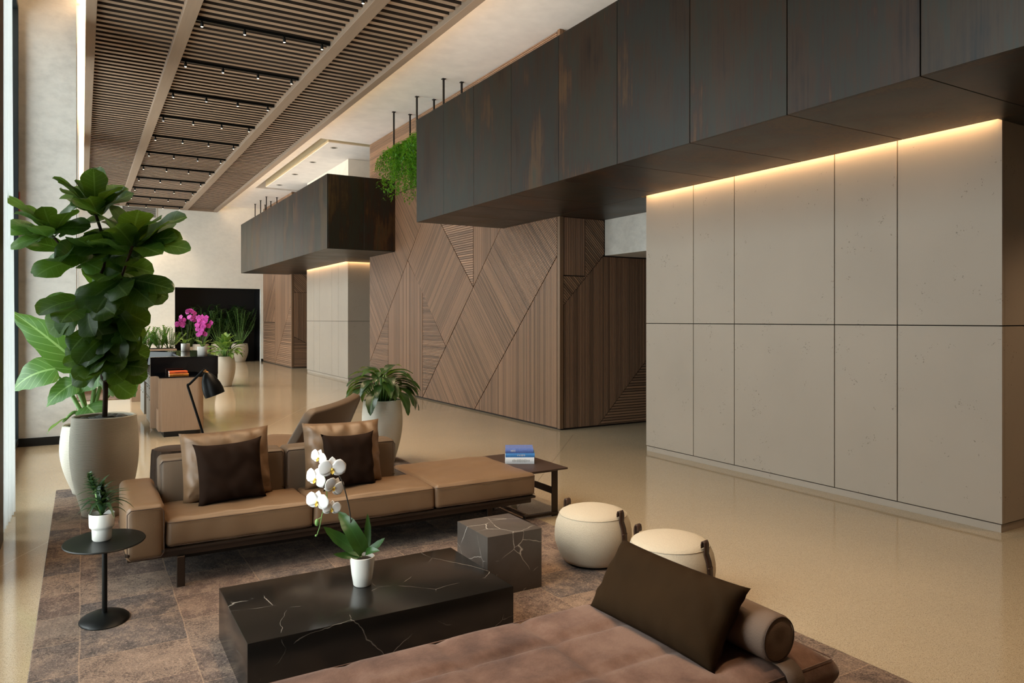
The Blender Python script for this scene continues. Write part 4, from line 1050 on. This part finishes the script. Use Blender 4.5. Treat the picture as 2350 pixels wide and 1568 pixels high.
# ------------------------------------------------------------ potted plants by the window
def egg_pot(R, h, rb, rt):
    return [(.0005, 0), (rb, 0), (rb + .008, .006)] + [(rb + (R - rb) * math.sin(PI / 2 * min(q / .66, 1)) if q < .66 else R - (R - rt) * (1 - math.cos((q - .66) / .34 * PI / 2)), h * q) for q in [i / 14 for i in range(1, 15)]] + [(rt - .012, h + .004), (rt - .024, h - .004), (rt - .03, h - .06), (.0005, h - .06)]
def pebbles(parent, R, z, n, s, seed):
    mb = MB(); r = random.Random(seed)
    for i in range(n):
        a = r.uniform(0, 2 * PI); q = R * math.sqrt(r.random()); k = s * r.uniform(.7, 1.3)
        mb.ball((q * math.cos(a), q * math.sin(a), z + r.uniform(-.005, .008)), k, 5, (r.uniform(.9, 1.3), r.uniform(.9, 1.3), .6))
    return mb.build('pebbles', 'pebble', parent)

fg = thing('potted_fig_tree', 'tall fiddle leaf fig tree in a ribbed cream planter left of the sofa', 'potted tree', (.155, 6.60, RZ))
mb = MB(); mb.lathe(egg_pot(.243, .775, .15, .226), n=56); mb.build('pot', 'ribbed_pot', fg, angle=50)
mb = MB(); mb.lathe([(.0005, .735), (.19, .735)], n=32); mb.build('soil', 'soil', fg)
pebbles(fg, .175, .748, 90, .026, 3)
fo = Vector((.155, 6.60, RZ)); KF = 5.78 / 1670
def fs(px, py, dep=0.0): return camr * ((px - 238) * KF) + camf * dep + Vector((0, 0, 1.55 + (733 - py) * KF - RZ))
nodes = [((240, 838), 0), ((242, 770), .05), ((215, 700), -.08), ((275, 640), .0), ((225, 590), .1), ((125, 540), -.05), ((310, 565), -.05), ((215, 485), .0), ((160, 600), .1), ((245, 705), .12)]
P = {i: fs(*n[0], n[1]) for i, n in enumerate(nodes)}
mb = MB(); b0 = Vector((0, .0, .74))
mb.tube([b0, fs(240, 900), P[0]], [.020, .019, .021], 10)
for pth, r in (((P[0], P[1], P[3]), .014), ((P[1], P[2], P[4], P[7]), .012), ((P[3], P[6]), .010), ((P[4], P[8], P[5]), .009), ((P[1], P[9]), .01)):
    mb.tube(bez(list(pth), 12), r, 8)
mb.ball(fs(242, 862), .045, 6, (1, 1, 1.2)); mb.build('trunk', 'bark', fg)
rn = random.Random(12); mb = MB()
def figleaf(b, d, L, W, droop=.06):
    k0 = min(1, max(0, .45 - d.z)); up = Vector((0, 0, 1 - .6 * k0)) - camf * (rn.uniform(.1, .6) + 1.1 * k0) + camr * rn.uniform(-.35, .35)
    mb.leaf(b + d * .03, b + d * (L + .03), W, up, droop, rn.uniform(.05, .3), rn.uniform(.02, .05), FIDDLE, 12, 6, rn.uniform(0, 6), rn.uniform(-.1, .25))
def cl(i, n, L, el, spread=.25, az0=0, az1=360):
    for k_ in range(n):
        a = math.radians(az0 + (az1 - az0) * (k_ + rn.uniform(-.25, .25)) / n); e = math.radians(el + rn.uniform(-22, 22))
        d = (camr * math.cos(a) - camf * math.sin(a)) * math.cos(e) + Vector((0, 0, math.sin(e)))
        b = P[i] + Vector((rn.uniform(-.03, .03), rn.uniform(-.03, .03), rn.uniform(-.06, .06)))
        l = L * rn.uniform(.82, 1.15); figleaf(b, d.normalized(), l, l * rn.uniform(.31, .38), .05 if el > 0 else .1)
cl(7, 10, .33, 36); cl(7, 5, .24, 62)
cl(5, 10, .32, 16); cl(5, 4, .24, 48)
cl(6, 13, .40, 16); cl(6, 5, .3, 48)
cl(4, 11, .36, 4); cl(8, 9, .32, -8)
cl(3, 14, .34, -24); cl(2, 12, .31, -38); cl(9, 11, .27, -40)
cl(1, 15, .27, -44); cl(0, 9, .24, -30); cl(0, 6, .24, -5)
for k_ in range(12):
    a = rn.uniform(0, 2 * PI); figleaf(P[1] + Vector((.08 * math.cos(a), .08 * math.sin(a), rn.uniform(-.10, .12))), (camr * math.cos(a) * .7 - camf * abs(math.sin(a)) * .7 + Vector((0, 0, -.75))).normalized(), .27, .10, .12)
for i_, tx, ty, dp, w_ in ((6, 450, 577, -.12, .085), (6, 412, 548, -.05, .09), (6, 395, 590, -.2, .09), (3, 410, 668, -.1, .095), (3, 372, 700, -.15, .1), (5, 28, 530, -.1, .075), (5, 50, 575, -.15, .08), (7, 288, 442, -.05, .075), (7, 168, 452, .0, .08), (8, 88, 628, -.1, .065), (2, 122, 690, -.12, .09), (9, 335, 780, -.15, .08), (0, 300, 872, -.12, .09)):
    T_ = fs(tx, ty, dp); D_ = T_ - P[i_]
    mb.leaf(P[i_] + D_ * .08, T_, w_, Vector((0, 0, .7)) - camf * .8 + camr * rn.uniform(-.2, .2), .06, .15, .03, FIDDLE, 14, 6, rn.uniform(0, 6), .1)
mb.build('foliage', 'fig_leaf', fg)

el = thing('potted_elephant_ear', 'elephant ear plant with huge pale green leaves in a cream pot behind the fig tree', 'potted plant', (.06, 7.48, RZ))
mb = MB(); mb.lathe(egg_pot(.232, .605, .125, .21), n=56); mb.build('pot', 'ribbed_pot', el, angle=50)
mb = MB(); mb.lathe([(.0005, .565), (.175, .565)], n=32); mb.build('soil', 'soil', el); pebbles(el, .165, .576, 70, .026, 9)
KE = 6.6 / 1670
def es(px, py, dep=0.0): return camr * ((px - 184) * KE) + camf * dep + Vector((0, 0, 1.55 + (733 - py) * KE - RZ))
for (b, c, tip, w, up, sag) in (
    (((178, 950), 0), ((150, 820), -.05), ((16, 710), -.1), .165, camf * -.8 + Vector((0, 0, .7)) + camr * .1, .07),
    (((170, 950), 0), ((112, 850), -.10), ((42, 895), -.2), .215, camf * -.75 + Vector((0, 0, .65)) - camr * .2, .16),
    (((186, 950), 0), ((205, 840), .0), ((150, 905), -.1), .20, camf * -.9 + Vector((0, 0, .4)), .1),
    (((190, 950), 0), ((225, 800), .1), ((255, 690), .15), .2, camf * -1 + Vector((0, 0, .3)), .05),
    (((180, 950), 0), ((160, 880), -.12), ((118, 925), -.2), .12, camf * -.8 + Vector((0, 0, .5)), .1),
    (((196, 950), 0), ((268, 880), -.05), ((300, 905), -.1), .12, camf * -.6 + Vector((0, 0, .7)), .1),
    (((188, 955), -.05), ((200, 930), -.12), ((245, 962), -.2), .12, camf * -.6 + Vector((0, 0, .8)), .1),
    (((176, 955), 0), ((150, 955), -.14), ((112, 985), -.15), .05, Vector((0, 0, 1)), .1)):
    B, Cc, Tt = es(*b[0], b[1]), es(*c[0], c[1]), es(*tip[0], tip[1]); B.z = max(B.z, .56)
    mb = MB(); m_ = B.lerp(Cc, .55) + Vector((0, 0, .06)); mb.tube(bez([B, m_, Cc, Cc.lerp(Tt, .12)], 18), [.02 - .0006 * i for i in range(len(bez([B, m_, Cc, Cc], 18)))], 8); s_ = mb.build('leaf_stalk', 'stem', el)
    mb = MB(); mb.leaf(Cc - (Tt - Cc) * .16, Tt, w, up, sag, .12, .02, HEART, 18, 10, rn.uniform(0, 6), .1); mb.build('leaf', 'ear_leaf', el)

# ------------------------------------------------------------ broad leaf plants
def broad_plant(t, n, L, W, z, mat, el, droop, seed, up=.12, R=.1):
    r = random.Random(seed); mb = MB(); ms = MB()
    for i in range(n):
        a = 2.4 * i + r.uniform(-.3, .3); q = i / n; e = math.radians(el[0] + (el[1] - el[0]) * q + r.uniform(-8, 8))
        base = Vector((R * .5 * math.cos(a) * (1 - q), R * .5 * math.sin(a) * (1 - q), z))
        d = Vector((math.cos(a) * math.cos(e), math.sin(a) * math.cos(e), math.sin(e)))
        k_ = base + Vector((d.x * .35 * L, d.y * .35 * L, up * (.6 + .8 * q)))
        l = L * r.uniform(.8, 1.15); ms.tube([base, base.lerp(k_, .5) + Vector((0, 0, .02)), k_], .006, 6)
        d2 = Vector((d.x, d.y, d.z - droop)).normalized(); mb.leaf(k_, k_ + d2 * l, W * l / L, (0, 0, 1), .16, .25, .02, OVAL, 10, 4, r.uniform(0, 6))
    ms.build('stems', 'stem', t); mb.build('foliage', mat, t)
pl = thing('potted_peace_lily', 'dark drooping peace lily in a ribbed pot behind the lounge chair', 'potted plant', (2.80, 7.50, RZ))
mb = MB(); mb.lathe(egg_pot(.218, .665, .13, .20), n=48); mb.build('pot', 'ribbed_pot', pl, angle=50)
mb = MB(); mb.lathe([(.0005, .62), (.165, .62)], n=32); mb.build('soil', 'soil', pl); pebbles(pl, .15, .631, 50, .02, 19)
broad_plant(pl, 52, .29, .062, .64, 'lily_leaf', (-20, 82), .95, 5, .22, .22)
ag = thing('potted_aglaonema', 'variegated leafy plant in a tall smooth stone pot beyond the reception desk', 'potted plant', (2.86, 17.9, 0))
mb = MB(); mb.lathe(egg_pot(.225, .69, .13, .19), n=48); mb.build('pot', 'stone_pot', ag, angle=50)
mb = MB(); mb.lathe([(.0005, .64), (.16, .64)], n=32); mb.build('soil', 'soil', ag)
broad_plant(ag, 46, .30, .075, .65, 'pale_leaf', (-12, 78), .35, 8, .2, .2)

# ------------------------------------------------------------ palms in the niche
def palm(t, z, n, H, seed, mat='palm_leaf', nl=13, ll=.26, lw=.011, spread=(35, 86)):
    r = random.Random(seed); mb = MB(); ms = MB()
    for i in range(n):
        a = 2.4 * i + r.uniform(-.4, .4); e = math.radians(spread[1] - (spread[1] - spread[0]) * (i / n) + r.uniform(-6, 6)); l = H * r.uniform(.7, 1.1)
        d = Vector((math.cos(a) * math.cos(e), math.sin(a) * math.cos(e), math.sin(e)))
        p0 = Vector((.07 * math.cos(a), .07 * math.sin(a), z)); pts = []
        for k_ in range(9):
            q = k_ / 8; pts.append(p0 + d * (l * q) + Vector((d.x, d.y, 0)) * (.35 * l * q * q) - Vector((0, 0, .32 * l * q ** 3)))
        ms.tube(pts, .006, 5)
        for k_ in range(nl):
            q = .32 + .68 * k_ / (nl - 1); f = q * 8; i0 = min(int(f), 7); b = pts[i0].lerp(pts[i0 + 1], f - i0); tn = (pts[i0 + 1] - pts[i0]).normalized()
            sd_ = tn.cross(Vector((0, 0, 1))).normalized(); L_ = ll * (1 - .5 * abs(q - .55)) * r.uniform(.8, 1.1)
            for s in (-1, 1): mb.leaf(b, b + (sd_ * s * .75 + tn * .65 + Vector((0, 0, r.uniform(-.35, .1)))).normalized() * L_, lw, (0, 0, 1), .08, .2, 0, STRAP, 4, 2)
    for bm_ in (ms.bm, mb.bm):                      # keep the crown inside the niche
        for v_ in bm_.verts:
            r_ = math.hypot(v_.co.x, v_.co.y)
            if r_ > .42: k_ = (.42 + .20 * (1 - math.exp(-(r_ - .42) / .3))) / r_; v_.co.x *= k_; v_.co.y *= k_
    ms.build('stems', 'stem', t); mb.build('fronds', mat, t)
def pot_palm(label, loc, rz):
    t = thing('potted_palm', label, 'potted palm', loc, rz, 'palms in the black niche')
    mb = MB(); mb.lathe(egg_pot(.30, .66, .19, .27), n=40); mb.build('pot', 'stone_pot', t, angle=50)
    mb = MB(); mb.lathe([(.0005, .61), (.24, .61)], n=28); mb.build('soil', 'soil', t)
    palm(t, .62, 34, 1.95, 31, lw=.015, ll=.3, spread=(56, 88)); return t
p0 = pot_palm('feathery palm in a pale pot at the right end of the black niche', (4.98, 28.05, 0), 0)
dup(p0, (4.3, 28.22, 0), 2.1, 'feathery palm second from the right in the black niche')
dup(p0, (3.68, 28.18, 0), 4.0, 'feathery palm second from the left in the black niche')
dup(p0, (3.28, 28.3, 0), 5.2, 'feathery palm at the left end of the black niche', scale=(.8, .8, .86))

# ------------------------------------------------------------ planter trough with glossy plants
zp = thing('planter_trough', 'beige planter trough with glossy upright plants behind the reception desk', 'planter', (1.19, 15.6, 0))
mb = MB(); mb.box((-.39, -.2, 0), (.39, .2, .98), .006); mb.build('trough', 'oak', zp, angle=40)
mb = MB(); mb.box((-.36, -.17, .981), (.36, .17, .99)); mb.build('soil', 'soil', zp, smooth=False)
for i, (x, y) in enumerate(((-.30, 0), (-.10, .05), (.10, -.04), (.29, .03))):
    sub = bpy.data.objects.new('zz_plant', None); C.objects.link(sub); sub.parent = zp; sub.location = (x, y, 0)
    r = random.Random(40 + i); mb = MB()
    for k_ in range(9):
        a = 2.4 * k_ + i; e = math.radians(r.uniform(48, 85)); l = r.uniform(.28, .46); d = Vector((math.cos(a) * math.cos(e), math.sin(a) * math.cos(e), math.sin(e)))
        p_ = Vector((.04 * math.cos(a), .04 * math.sin(a), .985)); mb.tube([p_, p_ + d * l], .007, 5)
        for q in [.2 + .08 * s for s in range(11)]:
            sd_ = d.cross(Vector((0, 0, 1))).normalized()
            for s in (-1, 1): b = p_ + d * (l * q); mb.leaf(b, b + (sd_ * s + d * .7).normalized() * .085 * (1.2 - .5 * q), .018, (0, 0, 1), .05, .15, 0, OVAL, 4, 2)
    mb.build('foliage', 'zz_leaf', sub)

# ------------------------------------------------------------ reception desk
dk = thing('reception_desk', 'oak reception desk with raised black glass counter and grey drawers', 'desk', (0, 0, 0))
mb = MB(); rr = .10; poly = [(.90, 10.55), (1.42 - rr, 10.55)] + [(1.42 - rr + rr * math.sin(a), 10.55 + rr - rr * math.cos(a)) for a in [PI / 2 * i / 8 for i in range(1, 9)]] + [(1.42, 13.24), (1.36, 13.24), (1.36, 10.98), (.93, 10.98), (.93, 10.62), (.90, 10.62)]
poly = [(.895, 10.55), (1.42 - rr, 10.55)] + [(1.42 - rr + rr * math.sin(a), 10.55 + rr - rr * math.cos(a)) for a in [PI / 2 * i / 8 for i in range(1, 9)]] + [(1.42, 13.24), (.895, 13.24)]
mb.prism(poly, .07, .775); mb.build('body', 'oak', dk, angle=30)
mb = MB(); mb.box((.865, 10.60, .07), (.8945, 10.93, .35)); mb.box((.865, 10.60, .35), (.8945, 10.62, .775)); mb.build('side_shelf', 'oak', dk, smooth=False)
mb = MB(); mb.box((.80, 10.96, .07), (.894, 11.09, .775), .003, 1); mb.build('side_panel', 'oak', dk, smooth=False)
mb = MB(); mb.prism([(x - (.03 if x > 1.3 else -.03), y + (.0 if y > 11 else .0)) for x, y in poly], 0, .07); mb.build('plinth', 'black_steel', dk, angle=30)
mb = MB(); mb.prism([(.87, 10.545), (1.42 - rr, 10.545)] + [(1.425 - rr + rr * math.sin(a), 10.545 + rr - rr * math.cos(a)) for a in [PI / 2 * i / 8 for i in range(1, 9)]] + [(1.425, 10.99), (.87, 10.99)], .776, .792); mb.build('worktop', 'black_gloss', dk, angle=30)
mb = MB(); mb.box((.80, 10.99, .776), (1.66, 11.02, 1.03), .002, 1); mb.box((.80, 13.24, .72), (1.66, 13.27, 1.03), .002, 1)
mb.box((1.63, 11.02, .70), (1.66, 13.24, 1.03), .002, 1); mb.box((1.43, 11.0, .70), (1.63, 11.02, .776)); mb.build('screen', 'black_gloss', dk, smooth=False)
mb = MB(); mb.box((1.18, 11.02, 1.005), (1.63, 13.24, 1.03), .002, 1); mb.build('counter', 'black_gloss', dk, smooth=False)
mb = MB(); mb.box((.80, 10.988, 1.0301), (1.3, 11.022, 1.034)); mb.box((.80, 13.238, 1.0301), (1.3, 13.272, 1.034)); mb.box((.797, 10.988, .776), (.80, 11.022, 1.034)); mb.build('edge_trim', 'steel_light', dk, smooth=False)
mb = MB(); mb.box((.82, 11.03, .776), (1.62, 13.23, .79)); mb.build('inner_worktop', 'black_steel', dk, smooth=False)
y = 11.11
for wd in (.42, .42, .46, .42, .36):
    for z0, z1 in ((.62, .765), (.46, .61), (.10, .45)):
        if wd == .46 and z0 < .6: continue
        mb = MB(); mb.box((.815, y, z0), (.8945, y + wd - .012, z1), .003, 1); dr = mb.build('drawer', 'grey_metal', dk, smooth=False)
        mb = MB(); mb.box((.803, y + wd * .35, z1 - .03), (.8149, y + wd * .65, z1 - .018)); mb.build('handle', 'steel_light', dr, smooth=False)
    y += wd
mn = thing('monitor', 'black computer monitor tilted inside the reception desk', 'monitor', (1.02, 12.2, .79), -.9)
mb = MB(); mb.box((-.26, -.012, .06), (.26, .012, .27), .004, 1); o = mb.build('screen', 'black_gloss', mn, smooth=False); o.rotation_euler = (-.2, 0, 0)
mb = MB(); mb.box((-.09, -.06, 0), (.09, .09, .01)); mb.box((-.02, .02, .01), (.02, .035, .15)); mb.build('stand', 'black_steel', mn, smooth=False)
g = 'orange books on the reception desk'
book('amber book at the bottom of the pair on the desk worktop', (1.125, 10.78, .7925), .02, .235, .16, .026, 'book_amber', ('ink', .2, .7), g)
book('orange book on top of the pair on the desk worktop', (1.118, 10.78, .819), .02, .225, .155, .034, 'book_orange', ('ink', .3, .85), g)
def pink(label, loc, seed, stems):
    t = thing('potted_orchid', label, 'potted orchid', loc, 0, 'pink orchids on the reception desk')
    mb = MB(); mb.lathe([(.0005, 0), (.062, 0), (.066, .004), (.068, .125), (.064, .126), (.061, .11), (.0005, .11)], n=32); mb.build('pot', 'white_ceramic', t, angle=50)
    r = random.Random(seed)
    mb = MB()
    for i in range(7):
        a = 2.4 * i; mb.leaf((0, 0, .11), (.13 * math.cos(a), .13 * math.sin(a), .15 + .08 * r.random()), .034, (0, 0, 1), .15, .2, .02, OVAL, 6, 4)
    mb.build('leaves', 'pale_leaf', t)
    for sx, sz, n in stems:
        pts = bez([Vector((sx * .15, 0, .11)), Vector((sx * .4, .0, .11 + sz * .45)), Vector((sx * .7, 0, .11 + sz * .8)), Vector((sx, 0, .11 + sz))], 14)
        mb = MB(); mb.tube(pts, .004, 6); mb.build('stem', 'dark_stem', t)
        mb = MB()
        for i in range(n):
            c = pts[-1] + camr * r.uniform(-.07, .09) + camf * r.uniform(-.07, .03) + Vector((0, 0, r.uniform(-.10, .09)))
            f = (-camf + camr * r.uniform(-.6, .6) + Vector((0, 0, r.uniform(-.3, .3)))).normalized(); rr_ = f.cross(Vector((0, 0, 1))).normalized(); uu = rr_.cross(f)
            for k_ in range(5):
                a = 2 * PI * k_ / 5 + .3; mb.leaf(c, c + (rr_ * math.cos(a) + uu * math.sin(a)) * .038, .019, f, .1, .1, 0, ROUND, 4, 2)
        mb.build('blossoms', 'petal_pink', t)
pink('magenta orchid with one full spray on the near end of the black counter', (1.50, 11.35, 1.031), 2, ((.0, .36, 24), (.03, .27, 12)))
pink('magenta orchid with two arching sprays on the far end of the black counter', (1.45, 12.9, 1.031), 6, ((-.10, .40, 9), (.10, .48, 15)))

# ------------------------------------------------------------ hanging planters over the steel boxes
def rack(label, loc, posts, plants):
    t = thing('hanging_planter', label, 'hanging planter', loc)
    for y in posts:
        for x in (0, .34):
            mb = MB(); mb.box((x - .014, y - .014, -.92), (x + .014, y + .014, -.0)); mb.box((x - .03, y - .03, -.012), (x + .03, y + .03, 0)); mb.build('post', 'black_steel', t, smooth=False)
    a, b = min(posts), max(posts)
    mb = MB()
    for x in (0, .34):
        for z in (-.92, -.80): mb.box((x - .012, a, z), (x + .012, b, z + .022))
    n = int((b - a) / .36)
    for i in range(n + 1): y = a + (b - a) * i / n; mb.box((0, y - .01, -.80), (.34, y + .01, -.78)); mb.box((-.01, y - .01, -.92), (.01, y + .01, -.78))
    mb.build('tray_frame', 'black_steel', t, smooth=False)
    mb = MB(); mb.box((.02, a + .02, -.93), (.32, b - .02, -.84)); mb.build('trough', 'black_steel', t, smooth=False)
    if plants:
        r = random.Random(77); mb = MB()
        for i in range(430):
            y = r.uniform(a - .12, b + .25); x = r.uniform(-.06, .40); L = r.uniform(.3, 1.0) * (1.0 if y < b - .2 else .75)
            p = Vector((x, min(max(y, a + .03), b - .03), -.86)); out = Vector((x - .17 + r.uniform(-.15, .15), r.uniform(-.25, .25) + (.35 if y > b - .05 else 0), 0)).normalized() * r.uniform(.08, .3)
            pts = [p, p + out * .5 + Vector((0, 0, .10)), p + out + Vector((0, 0, -.02)), p + out * 1.2 + Vector((0, 0, -L * .5)), p + out * 1.25 + Vector((r.uniform(-.05, .05), r.uniform(-.05, .05), -L))]
            pts = bez(pts, 16)
            for k_ in range(2, len(pts)):
                tn = (pts[k_] - pts[k_ - 1])
                for s in range(3):
                    d = Vector((r.uniform(-1, 1), r.uniform(-1, 1), r.uniform(-.9, .2))).normalized(); b_ = pts[k_ - 1].lerp(pts[k_], r.random())
                    sd_ = d.cross(Vector((0, 0, 1))).normalized() * .012; e = b_ + d * r.uniform(.05, .085)
                    mb.quad([b_ - sd_ * .3, b_.lerp(e, .5) - sd_, e, b_.lerp(e, .5) + sd_], ((0, .5), (.5, 0), (1, .5), (.5, 1)))
        mb.build('trailing_foliage', 'fern_leaf', t, smooth=False)
    return t
rack('black ceiling-hung planter rack with bright green trailing ferns between the steel boxes', (5.24, 0, 5.6), (11.13, 12.265, 13.40), True)
rack('distant black ceiling-hung planter rack above the far steel box', (5.24, 0, 5.6), (24.8, 25.7, 26.6), False)

# ------------------------------------------------------------ curtain and tag
mb = MB(); rows = []
for i in range(9):
    z = .02 + 5.33 * i / 8; row = []
    for j in range(61):
        q = j / 60; y = 6.32 + .75 * q + (.02 * math.sin(i)); x = -.525 + .045 * math.sin(q * 2 * PI * 7) + (.03 * (1 - i / 8) * q)
        row.append((x, y, z))
    rows.append(row)
mb.grid(rows); cu = mb.build('curtain', 'sheer'); tag(cu, 'white sheer curtain gathered beside the brown pier at the left edge', 'curtain')
mb = MB(); mb.box((-.657, 10.575, 2.83), (-.645, 10.613, 3.09), .004, 1); o = mb.build('hanging_tag', 'red', smooth=False); tag(o, 'small pink red tag on the dark window frame by the pier', 'tag')
